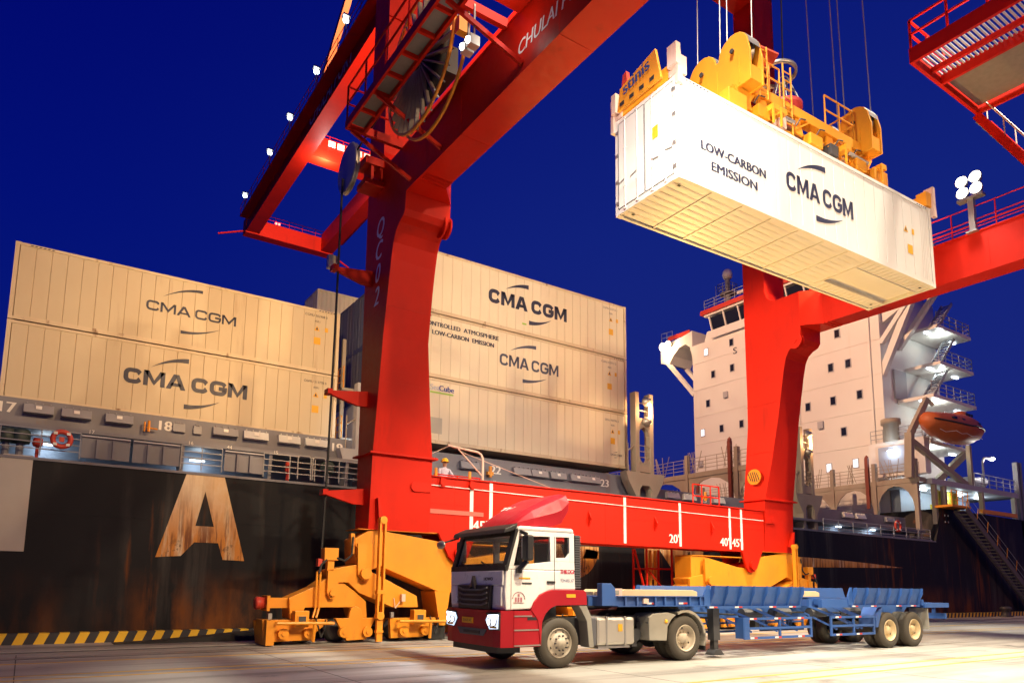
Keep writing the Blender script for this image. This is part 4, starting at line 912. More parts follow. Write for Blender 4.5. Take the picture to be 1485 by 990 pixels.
# more machinery on the headblock and spreader frame
for x in (3.7, 5.3, 6.9, 8.2):
    S(MB().prism([(x, T+.55), (x+.5, T+.55), (x+.38, T+1.04), (x+.12, T+1.04)], 'y', .40, .46), 'gusset_plate', SPR)
    S(MB().bar((x, .30, T+.56), (x+.7, .34, T+1.05), .05), 'diagonal_brace', SPR)
for x0 in (2.2, 9.2): S(MB().box(x0, x0+.75, .18, .52, T+.12, T+.62), 'side_cabinet', SPR, bevel=.015)
for x0, w_, mt in ((3.5, .5, SPR), (4.4, .35, PALE), (5.9, .6, SPR), (6.9, .4, DARKM), (8.3, .5, SPR)): S(MB().box(x0, x0+w_, .22, .50, T+.30, T+.66), 'valve_box', mt, bevel=.012)
for k in range(6):
    x = 3.4+k*.95; S(MB().path([(x, .30, T+.66), (x+.12, .22, T+.9), (x+.4, .24, T+.98), (x+.55, .34, T+1.1)], .022, 5), 'hydraulic_hose', DARKM)
for x in (4.1, 7.9): S(MB().tube((x, .30, T+.72), (x+1.1, .30, T+.72), .07, 10), 'hydraulic_cylinder', STEEL)
for x in (3.1, 9.0): S(MB().box(x-.35, x+.45, 2.12, 2.3, T+1.1, T+1.5), 'rope_anchor', SPR)
S(railing(MB(), [(3.7, .34, T+1.38), (4.65, .34, T+1.38)], .9, .45, .025, 1), 'railing', SPR)
S(MB().box(3.55, 8.6, .68, 1.76, T+.93, T+.96), 'walkway_grating', PALE)
# ------------------------------------------------------------------ ship
def hull_mat():
    m = bpy.data.materials.new('weathered_black_hull'); m.use_nodes = True; n = m.node_tree.nodes; L = m.node_tree.links; b = n['Principled BSDF']
    g = n.new('ShaderNodeNewGeometry'); sp_ = n.new('ShaderNodeSeparateXYZ'); L.new(g.outputs['Position'], sp_.inputs[0])
    def noise(sc, detail=8, rough=.62):
        mp = n.new('ShaderNodeMapping'); mp.inputs['Scale'].default_value = sc; L.new(g.outputs['Position'], mp.inputs[0])
        k = n.new('ShaderNodeTexNoise'); k.inputs['Scale'].default_value = 1; k.inputs['Detail'].default_value = detail; k.inputs['Roughness'].default_value = rough
        L.new(mp.outputs[0], k.inputs['Vector']); return k.outputs['Fac']
    def rng(v, a, b_, lo=0, hi=1):
        r = n.new('ShaderNodeMapRange'); r.inputs['From Min'].default_value = a; r.inputs['From Max'].default_value = b_; r.inputs['To Min'].default_value = lo; r.inputs['To Max'].default_value = hi; L.new(v, r.inputs['Value']); return r.outputs[0]
    def mul(a, b_):
        k = n.new('ShaderNodeMath'); k.operation = 'MULTIPLY'; L.new(a, k.inputs[0]); L.new(b_, k.inputs[1]); return k.outputs[0]
    def mix(a, col, fac):
        k = n.new('ShaderNodeMix'); k.data_type = 'RGBA'; L.new(fac, k.inputs['Factor'])
        if isinstance(a, tuple): k.inputs['A'].default_value = (*a, 1)
        else: L.new(a, k.inputs['A'])
        k.inputs['B'].default_value = (*col, 1); return k.outputs['Result']
    c = mix((.0055, .0055, .008), (.013, .013, .017), noise((.35, 1, .12)))
    c = mix(c, (.085, .078, .072), mul(rng(noise((1.3, 1, .10)), .50, .72), rng(noise((.16, 1, .1)), .42, .58, 0, 1)))          # grey worn streaks
    low = rng(sp_.outputs['Z'], 2.2, .6)
    c = mix(c, (.20, .062, .010), mul(rng(noise((1.1, 1, .35)), .40, .62), mul(low, rng(noise((.12, 1, .05), 3), .40, .52))))   # rust towards the waterline
    c = mix(c, (.17, .05, .008), mul(rng(noise((1.8, 1, .14)), .56, .68), rng(noise((.22, 1, .1)), .46, .58, 0, .95)))         # rust runs
    L.new(c, b.inputs['Base Color']); b.inputs['Roughness'].default_value = .6; b.inputs['Specular IOR Level'].default_value = .25
    bp = n.new('ShaderNodeBump'); bp.inputs['Strength'].default_value = .5; bp.inputs['Distance'].default_value = .04; L.new(noise((.5, 1, .5), 3), bp.inputs['Height']); L.new(bp.outputs[0], b.inputs['Normal'])
    return m
HULL = hull_mat()
def letter_mat():
    m = bpy.data.materials.new('rust_streaked_white_letter'); m.use_nodes = True; n = m.node_tree.nodes; L = m.node_tree.links; b = n['Principled BSDF']
    g = n.new('ShaderNodeNewGeometry'); sp_ = n.new('ShaderNodeSeparateXYZ'); L.new(g.outputs['Position'], sp_.inputs[0])
    def noise(sc, detail=9):
        mp = n.new('ShaderNodeMapping'); mp.inputs['Scale'].default_value = sc; L.new(g.outputs['Position'], mp.inputs[0])
        k = n.new('ShaderNodeTexNoise'); k.inputs['Scale'].default_value = 1; k.inputs['Detail'].default_value = detail; k.inputs['Roughness'].default_value = .65; L.new(mp.outputs[0], k.inputs['Vector']); return k.outputs['Fac']
    def rng(v, a, b_, lo=0, hi=1):
        r = n.new('ShaderNodeMapRange'); r.inputs['From Min'].default_value = a; r.inputs['From Max'].default_value = b_; r.inputs['To Min'].default_value = lo; r.inputs['To Max'].default_value = hi; L.new(v, r.inputs['Value']); return r.outputs[0]
    def op(o, a, b_):
        k = n.new('ShaderNodeMath'); k.operation = o; L.new(a, k.inputs[0]); L.new(b_, k.inputs[1]); k.use_clamp = True; return k.outputs[0]
    def mix(a, col, fac):
        k = n.new('ShaderNodeMix'); k.data_type = 'RGBA'; L.new(fac, k.inputs['Factor'])
        if isinstance(a, tuple): k.inputs['A'].default_value = (*a, 1)
        else: L.new(a, k.inputs['A'])
        k.inputs['B'].default_value = (*col, 1); return k.outputs['Result']
    low = rng(sp_.outputs['Z'], 4.7, 3.1, .15, 1)            # rust runs gather on the lower part of each letter
    c = mix((.80, .70, .52), (.70, .50, .27), rng(noise((.9, 1, .7)), .35, .65))
    c = mix(c, (.62, .24, .03), op('MULTIPLY', low, rng(noise((2.6, 1, .30)), .33, .48)))
    c = mix(c, (.20, .06, .010), op('MULTIPLY', low, rng(noise((5.0, 1, .42)), .48, .57)))
    c = mix(c, (.03, .015, .01), op('MULTIPLY', rng(sp_.outputs['Z'], 3.3, 2.6), rng(noise((3.4, 1, 2.0)), .58, .64)))
    L.new(c, b.inputs['Base Color']); b.inputs['Roughness'].default_value = .6; return m
HLET = letter_mat()
HLET2 = paint('grey_white_letter', (.50, .47, .42), .55, .10, 1., rust=.35, rustcol=(.34, .14, .04), dirt=.3, dirtcol=(.40, .28, .16))
HY = 25.5
ship = thing('container_ship', 'large black container ship with white superstructure moored along the quay', 'ship', (20, HY, 0))
h = MB()
# side shell with raised poop and rounded stern, closed volume
out_ = [(-60, 5.45), (53.4, 5.12), (54.6, 7.62), (78, 7.5), (84, 7.4), (80, 1.0), (74, -2.9), (-60, -2.9)]
h.prism(out_, 'y', HY, HY+28)
hull = h.build('hull', HULL, ship)
MB().prism([(-60, 5.45), (53.4, 5.12), (53.4, 5.20), (-60, 5.53)], 'y', HY-.03, HY+.12).build('sheer_strake', SGREY, hull)
for z in (1.55, 3.7): MB().box(-50, 76, HY-.008, HY, z, z+.03).build('plate_seam', HULL, hull)
# letters painted on the side shell
def hull_letter(ch, polys, mat=HLET):
    m = MB()
    for p in polys: m.add([(x, HY-.012, z) for x, z in p], [tuple(range(len(p)))])
    return m.build('hull_letter', mat, hull)
hull_letter('A', [[(3.44,2.50),(4.19,2.56),(4.57,3.02),(4.57,3.56),(4.81,4.72),(4.81,5.34),(4.21,5.34)], [(4.57,3.02),(5.32,3.02),(5.15,3.56),(4.57,3.56)], [(5.32,3.02),(5.50,2.47),(6.2,2.45),(5.37,5.34),(4.81,5.34),(4.81,4.72),(5.15,3.56)]])
hull_letter('M', [[(-.80,2.55),(-.07,2.55),(-.07,5.39),(-.80,5.39)], [(-3.6,2.55),(-2.85,2.55),(-2.85,5.39),(-3.6,5.39)], [(-2.85,5.39),(-2.85,4.2),(-1.83,2.55),(-.80,4.2),(-.80,5.39),(-1.83,3.6)]], HLET2)
def ringpoly(cx, cz, ro, ri, a0, a1, sx=1.):
    o = [(cx+ro*sx*math.cos(R(a)), cz+ro*math.sin(R(a))) for a in range(a0, a1+1, 12)]; i = [(cx+ri*sx*math.cos(R(a)), cz+ri*math.sin(R(a))) for a in range(a0, a1+1, 12)]
    return [[o[k], o[k+1], i[k+1], i[k]] for k in range(len(o)-1)]
hull_letter('C', ringpoly(15.6, 3.6, 1.45, .75, 40, 320))
hull_letter('G', ringpoly(20.6, 3.55, 1.48, .72, 40, 360)+[[(20.7,3.55),(22.08,3.55),(22.08,3.0),(20.7,3.0)]])
hull_letter('M', [[(25.0,2.1),(26.0,2.1),(26.0,5.0),(25.0,5.0)], [(28.2,2.1),(29.2,2.1),(29.2,5.0),(28.2,5.0)], [(26.0,5.0),(26.0,3.6),(27.1,2.4),(28.2,3.6),(28.2,5.0),(27.1,3.6)]])
hull_letter('arc', [[(31,2.75),(34,2.85),(37.1,2.98),(41,3.07),(45,3.14),(48.8,3.22),(45,3.40),(41,3.53),(37.1,3.60),(34,3.62),(31,3.60)]], HLET)
# decks and side passage
deck = MB().box(-58, 53.2, HY+.13, HY+27.8, 5.0, 5.3).build('main_deck', SGREY, ship)
PASS = paint('passage_paint', (.30, .34, .42), .5, .06)
def passage(x0, x1, yf, zt0, zt1, yroof, zr):
    MB().box(x0, x1, yf, yf+.1, zt0, zt1).build('hatch_coaming', SGREY, ship)
    MB().add([(x0,yf,zt0+.002),(x1,yf,zt0+.002),(x1,yroof,zr),(x0,yroof,zr),(x0,yf,zt0-.25),(x1,yf,zt0-.25),(x1,yroof,zr-.12),(x0,yroof,zr-.12)], [(0,1,2,3),(4,7,6,5),(0,4,5,1),(1,5,6,2),(2,6,7,3),(3,7,4,0)]).build('gallery_roof', SGREY, ship)
    MB().box(x0, x1, yf-.25, yf-.2, 5.3, zt0-.26).build('passage_wall', PASS, ship)
passage(-30, 12.0, 29.75, 6.95, 8.0, 26.05, 6.46)
passage(12.05, 27.8, 27.02, 6.4, 7.30, 25.9, 6.2)
passage(28.0, 52.9, 27.25, 6.0, 6.95, 25.9, 5.95)
for x, t, y, z in ((-.97, '17', 29.74, 7.46), (4.02, '18', 29.74, 7.46), (10.86, '19', 29.74, 7.42), (17.32, '22', 27.01, 6.72), (23.82, '23', 27.01, 6.70), (31.35, '25', 27.24, 6.48)):
    text(t, .36, (x-20, y-HY, z), (1,0,0), (0,0,1), WPAINT, ship, 'bay_number', bold=.02, align='CENTER', xs=1.1)
for x, t in ((1.41, '17'), (4.35, '16'), (5.6, '44'), (7.22, '15')): text(t, .12, (x-20, 26.04-HY, 6.35), (1,0,0), (0,0,1), WPAINT, ship, 'frame_number', align='CENTER')
text('16', .12, (0, 0, 0), (1,0,0), (0,0,1), WPAINT, ship, 'frame_number').location = (16.5-20, 25.88-HY, 6.1)
# ventilation boxes on the coaming
VB = paint('vent_box_grey', (.27, .27, .30), .5, .08); VBL = paint('vent_box_pale', (.62, .63, .62), .5, .08)
def vent(x0, x1, y, z0, z1, mat, paper=True, lean=.25):
    v = MB().prism([(y, z1), (y-lean*.55, z1-.02), (y-lean, z0), (y, z0-.02)], 'x', x0, x1).build('vent_box', mat, ship, bevel=.008)
    m = MB()
    for k in range(4): m.box(x0+.1+k*(x1-x0-.2)/3-.02, x0+.1+k*(x1-x0-.2)/3+.02, y-lean*.55-.03, y-.02, z1-.02, z1+.03)
    m.build('hinge', mat, v)
    if paper:
        c = (x0+x1)/2; zz = (z0+z1)/2+.03; yy = y-lean*.78-.012
        MB().quad((c-.09, yy-.02, zz-.06), (c+.09, yy-.02, zz-.06), (c+.09, yy+.015, zz+.06), (c-.09, yy+.015, zz+.06)).build('notice', WPAINT, v)
for x0, x1, mt in ((-.52,.38,VB), (.61,1.54,VB), (1.98,2.89,VB), (5.71,6.66,VB), (6.88,7.86,VBL), (8.27,9.18,VBL), (9.4,10.39,VBL)): vent(x0, x1, 29.74, 7.5, 7.84, mt)
for x0, x1, mt in ((4.26,4.7,VB), (5.0,5.3,VB)): vent(x0, x1, 29.74, 7.45, 7.80, mt, False, .12)
for x in (15.4, 18.2, 19.2, 20.3, 21.5, 22.45): vent(x, x+.95, 27.0, 6.78, 7.12, VB, x > 18.5)
for x in (28.3, 29.6, 32.0): vent(x, x+.95, 27.23, 6.5, 6.82, VBL, False)
for x in (44.8, 46.3, 50.0): vent(x, x+1.1, 27.23, 6.5, 6.82, VBL if x < 48 else VB, False)
yv = MB().tube((3.42, 29.55, 7.30), (3.42, 29.55, 7.72), .05, 8).tube((3.28, 29.55, 7.30), (3.28, 29.55, 7.66), .035, 8).tube((3.35, 29.55, 7.45), (3.72, 29.55, 7.43), .03, 6).build('yellow_valve', YEL, ship)
for x in (16.9, 31.0, 40.9): MB().tube((x, 26.8, 6.5), (x, 26.8, 7.0), .08, 8).box(x-.15, x+.15, 26.75, 26.9, 6.6, 6.75).build('yellow_valve', YEL, ship)
# bulwark panels and railings along the deck edge
def bulwark(x0, x1, z0, z1):
    b_ = MB().box(x0, x1, HY+.12, HY+.18, z0, z1).build('bulwark_panel', SGREY, ship)
    MB().box(x0, x1, HY+.06, HY+.24, z1+.002, z1+.05).build('cap_rail', SLGREY, b_)
    for k in (1, 2): MB().box(x0+(x1-x0)*k/3-.05, x0+(x1-x0)*k/3+.05, HY+.02, HY+.12, z0, z1-.05).build('stiffener', SGREY, b_)
for x0, x1 in ((1.13,2.48), (2.56,3.95), (5.37,6.68)): bulwark(x0, x1, 5.50, 6.16)
for x0, x1 in ((-6,-4.6), (-4.4,-3.0)): bulwark(x0, x1, 5.50, 6.16)
railing(MB(), [(-3, HY+.15, 5.47), (1.1, HY+.15, 5.45)], .80, 1.1, .018, 3).build('railing', RAILP, ship)
railing(MB(), [(4.0, HY+.15, 5.44), (5.3, HY+.15, 5.44)], .80, .65, .018, 3).build('railing', RAILP, ship)
railing(MB(), [(6.7, HY+.15, 5.42), (10.4, HY+.15, 5.42)], .85, .9, .02, 3).build('railing', RAILP, ship)
railing(MB(), [(40.2, HY+.15, 5.15), (53, HY+.15, 5.12)], .85, 1.6, .025, 2).build('railing', RAILP, ship)
for x0 in (7.9, 8.45): MB().path([(x0, HY+.1, 5.45), (x0, HY+.1, 6.22), (x0+.06, HY+.1, 6.3), (x0+.42, HY+.1, 6.3), (x0+.48, HY+.1, 6.22), (x0+.48, HY+.1, 5.45)], .022, 6).build('rail_gate', RAILP, ship)
for x in (4.05, 7.0, 9.9): MB().prism([(26.1,6.35),(27.2,6.45),(26.6,5.3),(26.2,5.3)], 'x', x, x+.12).build('web_frame', SGREY, ship)
for x in (-.8, -.45, 9.2):
    v = MB().tube((x, 26.2, 5.3), (x, 26.2, 5.85), .10, 10).build('mushroom_vent', SGREY, ship)
    MB().lathe([(0,.0),(.24,.0),(.26,.08),(.26,.34),(.2,.42),(0,.42)], (x, 26.2, 5.85), 'z', 16).build('vent_head', paint('dark_green_vent', (.03, .05, .045), .5), v, True)
MB().tube((.0, 26.2, 5.3), (.0, 26.2, 5.8), .05, 8).lathe([(0,0),(.12,0),(.15,.1),(.12,.25),(0,.25)], (0, 26.2, 5.8), 'z', 12).build('fairlead_roller', SRED, ship)
MB().tube((7.66, 26.0, 5.3), (7.66, 26.0, 5.75), .06, 8).tube((7.66, 26.0, 5.75), (7.66, 26.0, 6.1), .09, 8).build('hydrant', SRED, ship)
ring = thing('life_ring', 'red life ring hanging on the deck rail beneath number 17', 'life ring', (.60, HY-.02, 5.98))
m = MB(); rr = []
for k in range(24):
    a = 2*math.pi*k/24; rr.append([( .60+(.235+.075*math.cos(t))*math.cos(a), HY-.02+.06*math.sin(t), 5.98+(.235+.075*math.cos(t))*math.sin(a)) for t in [2*math.pi*j/8 for j in range(8)]])
rr.append(rr[0]); m.loft(rr, False).build('ring', SRED, ring, True)
for k in range(4):
    a = R(45+90*k); c_, s_ = math.cos(a), math.sin(a); MB().box(.60+.24*c_-.05, .60+.24*c_+.05, HY-.10, HY+.05, 5.98+.24*s_-.04, 5.98+.24*s_+.04).build('reflective_band', WPAINT, ring)
MB().box(.53, .67, HY-.03, HY+.02, 5.9, 6.05).build('light_unit', SRED, ring)
# passage lamps (cool white tubes), seen in the open bays
for x, y, z, p in ((.2, 29.0, 6.35, 22), (5.1, 29.0, 6.3, 22), (-6, 29, 6.3, 18), (31.5, 26.7, 5.8, 25), (47.5, 26.7, 5.75, 16), (43.5, 26.7, 5.75, 8), (25.9, 27.2, 6.4, 25)):
    lp = MB().box(x-.3, x+.3, y-.06, y+.06, z+.02, z+.1).build('passage_lamp', STEEL, ship)
    MB().box(x-.26, x+.26, y-.05, y+.05, z-.03, z+.018).build('lamp_tube', L_COOL, lp)
    point('passage_light', (x, y-.05, z-.12), p, COOL, .15)
# lashing towers at the bay ends and lashing bridges across the deck
def tower(x, y, z1, lamp=True, mat=SBUFF):
    t = MB()
    for dx in (-.5, .5): t.box(x+dx-.13, x+dx+.13, y-.2, y+.2, 5.3, z1)
    t.box(x-.37, x+.37, y-.17, y+.17, 7.55, 8.0); t.box(x-.37, x+.37, y-.17, y+.17, 9.9, 10.35)
    for (a, b_) in ((8.0, 1), (9.9, -1)):
        for s in (-1, 1): t.prism([(x+s*.37, a), (x+s*.05, a), (x+s*.20, a+b_*.09), (x+s*.30, a+b_*.2), (x+s*.37, a+b_*.42)], 'y', y-.16, y+.16)
    t.prism([(x-1.35, 7.5), (x+1.35, 7.5), (x+1.2, 7.05), (x+.72, 6.3), (x+.72, 5.3), (x+.45, 5.3), (x+.45, 6.6), (x+.25, 6.85), (x-.25, 6.85), (x-.45, 6.6), (x-.45, 5.3), (x-.72, 5.3), (x-.72, 6.3), (x-1.2, 7.05)], 'y', y-.25, y+.25)
    t = t.build('lashing_tower', mat, ship)
    railing(MB(), [(x-.4, y-.2, 8.0), (x+.4, y-.2, 8.0)], .9, .4, .02, 2).tube((x-1.0, y, 7.5), (x-1.0, y, 9.0), .03).tube((x-1.0, y, 8.6), (x-.6, y, 8.9), .03).build('railing', SBUFF, t)
    for z in (10.8, 11.2): MB().tube((x-.37, y, z), (x+.37, y, z), .03, 6).build('rung', SBUFF, t)
    if lamp:
        for z in (z1-.45, z1-1.5):
            hd = MB().lathe([(0,-.2),(.14,-.18),(.26,.06),(.26,.12),(0,.12)], (x+.12, y-.3, z), 'y', 14).build('lamp_head', STEEL, t, True)
        MB().box(x+.28, x+.34, y-.34, y-.22, z1-1.6, z1-.3).build('lamp_lens', L_WARM, t)
        point('tower_light', (x+.3, y-.6, z1-.9), 260, SODIUM, .15)
tower(25.95, 26.5, 11.7); tower(39.7, 26.4, 11.7); tower(12.1, 29.4, 10.5, False, SLGREY)
def bridge(x, z, y0, y1, posts):
    b_ = MB().box(x-.45, x+.45, y0, y1, z-.35, z).build('lashing_bridge', SBUFF, ship)
    for y in posts:
        MB().box(x-.5, x-.2, y-.14, y+.14, 5.3, z+1.35).build('bridge_post', SBUFF, b_)
    for y0_, y1_ in zip(posts[:-1], posts[1:]):
        n = 8; P = []
        for k in range(n+1):
            a = math.pi*k/n; P.append(((y0_+y1_)/2-(abs(y1_-y0_)/2-.16)*math.cos(a), z-2.3+1.8*math.sin(a)))
        lo, hi = min(y0_, y1_)+.15, max(y0_, y1_)-.15
        MB().prism([(lo, z-.36)]+[(p[0], p[1]) for p in sorted(P)]+[(hi, z-.36)], 'x', x-.42, x-.34).build('arched_web', SBUFF, b_)
    railing(MB(), [(x-.42, y0, z), (x-.42, y1, z)], 1.05, 1.0, .022, 3).build('railing', SBUFF, b_)
    for k, y in enumerate([y0+1.6+i*3.1 for i in range(int((y1-y0)/3.1))]):
        m = MB()
        for j in range(5): m.tube((x-.46, y+.18*j, z+.05), (x-.5, y+.18*j+random.uniform(-.5, .5), z+1.5), .025, 5)
        m.build('lashing_rods', SBUFF, b_)
    for y in posts[1::2]: MB().box(x-.6, x-.36, y+.35, y+.6, 7.8, z+1.8).lathe([(0,0),(.15,0),(.15,.12),(0,.3)], (x-.48, y+.47, z+1.8), 'z', 10).build('red_tipped_post', paint('post_dark_red', (.22, .05, .03), .5), b_)
bridge(39.7, 9.9, 26.8, 52, [26.9, 31.2, 35.6, 40, 44.4, 48.8])
bridge(53.0, 9.8, 25.9, 52, [26.2, 29.2, 32.6, 37, 41.4, 45.8])
bridge(26.4, 9.6, 30.5, 52, [31.2, 35.6, 40])
# cluttered bay end seen between the left and middle stacks
gp = MB().box(12.3, 12.6, 31.5, 50, 5.3, 10.2).build('bay_bulkhead', SLGREY, ship)
m = MB()
for z in (8.1, 10.4): m.box(11.2, 12.0, 30.4, 34, z, z+.12)
for y in (30.5, 32): m.box(11.2, 11.35, y, y+.15, 5.3, 12.8)
m.build('lashing_gallery', SBUFF, ship)
m = railing(MB(), [(11.25, 30.4, 8.2), (11.25, 34, 8.2)], 1., .8, .025, 2); railing(m, [(11.25, 30.4, 10.5), (11.25, 34, 10.5)], 1., .8, .025, 2)
m.build('gallery_railing', YEL, ship)
point('gallery_light', (11.6, 29.8, 8.6), 30, COOL, .12)
# hatch covers
MB().box(-29, 11.6, 29.9, 51, 7.45, 7.97).build('hatch_cover', SGREY, ship)
MB().box(13.2, 25.6, 27.3, 51, 7.0, 7.45).build('hatch_cover', SGREY, ship)
for x in (13.3, 25.3): MB().box(x, x+.2, 27.1, 27.4, 7.45, 7.75).box(x, x+.2, 29.2, 29.5, 7.45, 7.75).build('container_foot', SGREY, ship)
MB().box(28.3, 38.6, 27.5, 51, 6.5, 6.9).build('hatch_cover', SGREY, ship); MB().box(41, 52.2, 27.5, 51, 6.5, 6.9).build('hatch_cover', SGREY, ship)

# ---- superstructure
ax = 55.0
acc = MB().prism([(29.4, 5.1), (29.4, 22.9), (29.4, 26.3), (48.7, 26.3), (48.7, 5.1)], 'x', ax, ax+9).build('superstructure', SWHITE, ship)
for z in (10.35, 13.15, 15.95, 18.75, 21.55, 24.3): MB().box(ax-.03, ax, 29.42, 48.68, z, z+.05).build('deck_seam', SWHITE, acc)
wins = [(32.95,23.0),(43.77,25.63-.3),(46.9,25.2),(46.09,22.72),(43.79,22.79),(46.84,19.91),(45.26,17.1),(47.6,17.07),(42.92,17.12),(33.67,20.23),(32.13,20.21),(33.62,17.36),(31.3,17.4),(35.95,17.31),(32.82,14.6),(34.29,11.77),(31.96,11.84),(38.6,20.1),(40.2,17.2),(39.4,22.8),(36.4,22.9),(37.2,14.5)]
for i, (y, z) in enumerate(wins):
    lit = i in (2, 7, 15, 16)
    w_ = MB().box(ax-.05, ax-.002, y-.27, y+.27, z-.39, z+.39).build('window', SLGREY, acc)
    MB().box(ax-.065, ax-.052, y-.20, y+.20, z-.32, z+.32).build('pane', L_WIN if lit else GLASSS, w_)
text('S', .62, (ax-20-.0, 43.6-HY, 24.1), (0,-1,0), (0,0,1), NAVY, acc, 'ship_name_letter', depth=.02, bold=.02, xs=1.2)
# wheelhouse with slanted windows, red trim, roof gear
wh = MB().prism([(30.6, 26.3), (30.6, 27.4), (47.0, 27.4), (47.4, 26.3)], 'x', ax+.3, ax+7).box(ax+.9, ax+7, 31.0, 46.6, 27.4, 29.0).build('wheelhouse', SWHITE, acc)
MB().box(ax-.3, ax+7.4, 30.2, 47.3, 29.05, 29.5).build('roof_trim', SRED, wh)
MB().box(ax-.1, ax+7, 30.6, 47.0, 28.85, 29.04).build('roof_soffit', SWHITE, wh)
for k in range(9):
    y1 = 46.4-k*1.75; MB().add([(ax+.55,y1-1.55,27.45),(ax+.55,y1,27.45),(ax+.15,y1,28.7),(ax+.15,y1-1.55,28.7),(ax+.65,y1-1.55,27.45),(ax+.65,y1,27.45),(ax+.25,y1,28.7),(ax+.25,y1-1.55,28.7)], [(0,1,2,3),(4,7,6,5),(0,4,5,1),(1,5,6,2),(2,6,7,3),(3,7,4,0)]).build('bridge_window', GLASSS, wh)
    MB().bar((ax+.55, y1+.1, 27.4), (ax+.12, y1+.1, 28.85), .14, .18).build('mullion', SWHITE, wh)
railing(MB(), [(ax-.1, 46.9, 29.5), (ax-.1, 30.6, 29.5)], 1.0, 1.3, .03, 2).build('railing', RAILP, wh)
MB().box(ax-.35, ax-.28, 29.5, 46.0, 26.3, 27.0).build('bridge_front_screen', SWHITE, wh)
ms = MB().tube((ax+2, 45.6, 29.5), (ax+2, 45.6, 33.0), .32, 12, .24).tube((ax+2, 45.6, 31.3), (ax+2, 45.6, 31.38), .85, 14).build('radar_mast', SGREY, wh)
railing(MB(), [(ax+1.3, 45.0, 31.38), (ax+1.3, 46.3, 31.38), (ax+2.7, 46.3, 31.38), (ax+2.7, 45.0, 31.38), (ax+1.3, 45.0, 31.38)], 1.0, .7, .03, 2).build('railing', SGREY, ms)
MB().lathe([(0,0),(.4,0),(.52,.4),(.42,.8),(.2,1.0),(0,1.05)], (ax+2, 45.6, 33.0), 'z', 16).build('satellite_dome', SWHITE, ms, True)
MB().tube((ax+2, 43.4, 29.5), (ax+2, 43.4, 30.9), .07, 8).box(ax+1.85, ax+2.15, 42.5, 44.4, 30.9, 31.15).build('radar_scanner', SWHITE, wh)
for y, z in ((46.3, 32.2), (42.6, 34.5)): MB().tube((ax+1, y, 29.5), (ax+1, y, z), .025, 5).build('aerial', SGREY, wh)
# bridge wings with struts; the far one carries a blazing lamp
def wing(s):
    Y = (lambda d: 48.7+d) if s > 0 else (lambda d: 29.4-d)
    w_ = MB().prism([(Y(0), 28.0 if s > 0 else 27.4), (Y(.6), 27.85), (Y(2.6), 27.6), (Y(4.4), 27.9), (Y(4.4), 25.6), (Y(3.2), 25.2), (Y(2.7), 26.0), (Y(1.8), 26.7), (Y(.9), 26.8), (Y(.3), 26.3), (Y(.05), 25.2), (Y(0), 24.2)], 'x', ax, ax+3.2).build('bridge_wing', SWHITE, acc)
    MB().bar((ax+.2, Y(3.5), 25.4), (ax+.2, Y(0), 21.2), .35, .45, (1,0,0)).build('wing_strut', SWHITE, w_)
    MB().bar((ax+2.8, Y(3.5), 25.4), (ax+2.8, Y(0), 21.2), .35, .45, (1,0,0)).build('wing_strut', SWHITE, w_)
    MB().box(ax+.05, ax+.2, Y(.4), Y(3.4), 27.85, 28.25).build('red_rail', SRED, w_)
    railing(MB(), [(ax+.1, Y(2.8), 27.8), (ax+.1, Y(4.35), 27.9)], 1., .7, .03, 1).build('railing', RAILP, w_)
    return w_
fw = wing(1); nw = wing(-1)
MB().prism([(29.39,22.9),(25.0,25.2),(25.4,25.6),(29.39,24.4)], 'x', ax+.4, ax+.9).build('wing_bracket', SWHITE, nw)
MB().prism([(29.39,18.5),(29.39,19.6),(26.8,25.0),(26.2,25.0)], 'x', ax+.1, ax+.6).build('wing_bracket', SWHITE, nw)
for y in (51.6, 52.4): 
    lp = MB().box(ax-.45, ax-.1, y-.28, y+.28, 27.0, 27.5).build('wing_floodlight', STEEL, fw)
    MB().ball((ax-.5, y, 27.2), .2, .40, .42, n=16, m=10).build('lamp_lens', L_WARM, lp)
spot('wing_flood', (ax-.8, 52.0, 27.2), (20, 35, 7), 9000, (1, .68, .34), 130, .5, .3)
point('wing_glow', (ax-.9, 51.5, 26.6), 500, (1, .70, .36), .2)
# quay-side galleries and stairs on the superstructure side
for z, x0, x1 in ((13.0, 56, 62.5), (16.8, 57.0, 64), (19.7, 58.5, 64), (22.7, 58.5, 64)):
    g_ = MB().box(x0, x1, 26.6, 29.35, z-.28, z-.02).build('side_gallery', SWHITE, acc)
    railing(MB(), [(x0, 26.7, z), (x1, 26.7, z), (x1, 29.2, z)], 1.05, 1.2, .03, 2).build('railing', RAILP, g_)
    st = MB().bar((x0+1.2, 27.2, z), (x0+4.0, 27.2, z+2.8), .06, .25).bar((x0+1.2, 28.0, z), (x0+4.0, 28.0, z+2.8), .06, .25)
    for k in range(10): st.box(x0+1.3+k*.28, x0+1.52+k*.28, 27.2, 28.0, z+.12+k*.28, z+.16+k*.28)
    st.build('stair', RAILP, g_)
    for xx in (x0+.6, x1-.8):
        lp = MB().box(xx-.4, xx+.4, 27.6, 27.8, z-.40, z-.285).build('gallery_lamp', L_COOL, g_)
    point('gallery_light', (x0+2.0, 27.4, z-.7), 90, (.9, 1, .92), .2)
MB().box(56.6, 58.4, 29.25, 29.38, 16.9, 19.3).build('side_door', SLGREY, acc)
# funnel casing behind
MB().prism([(31, 24), (33, 31), (44, 31), (46, 24)], 'x', ax+9.5, ax+14).build('funnel', SWHITE, ship)
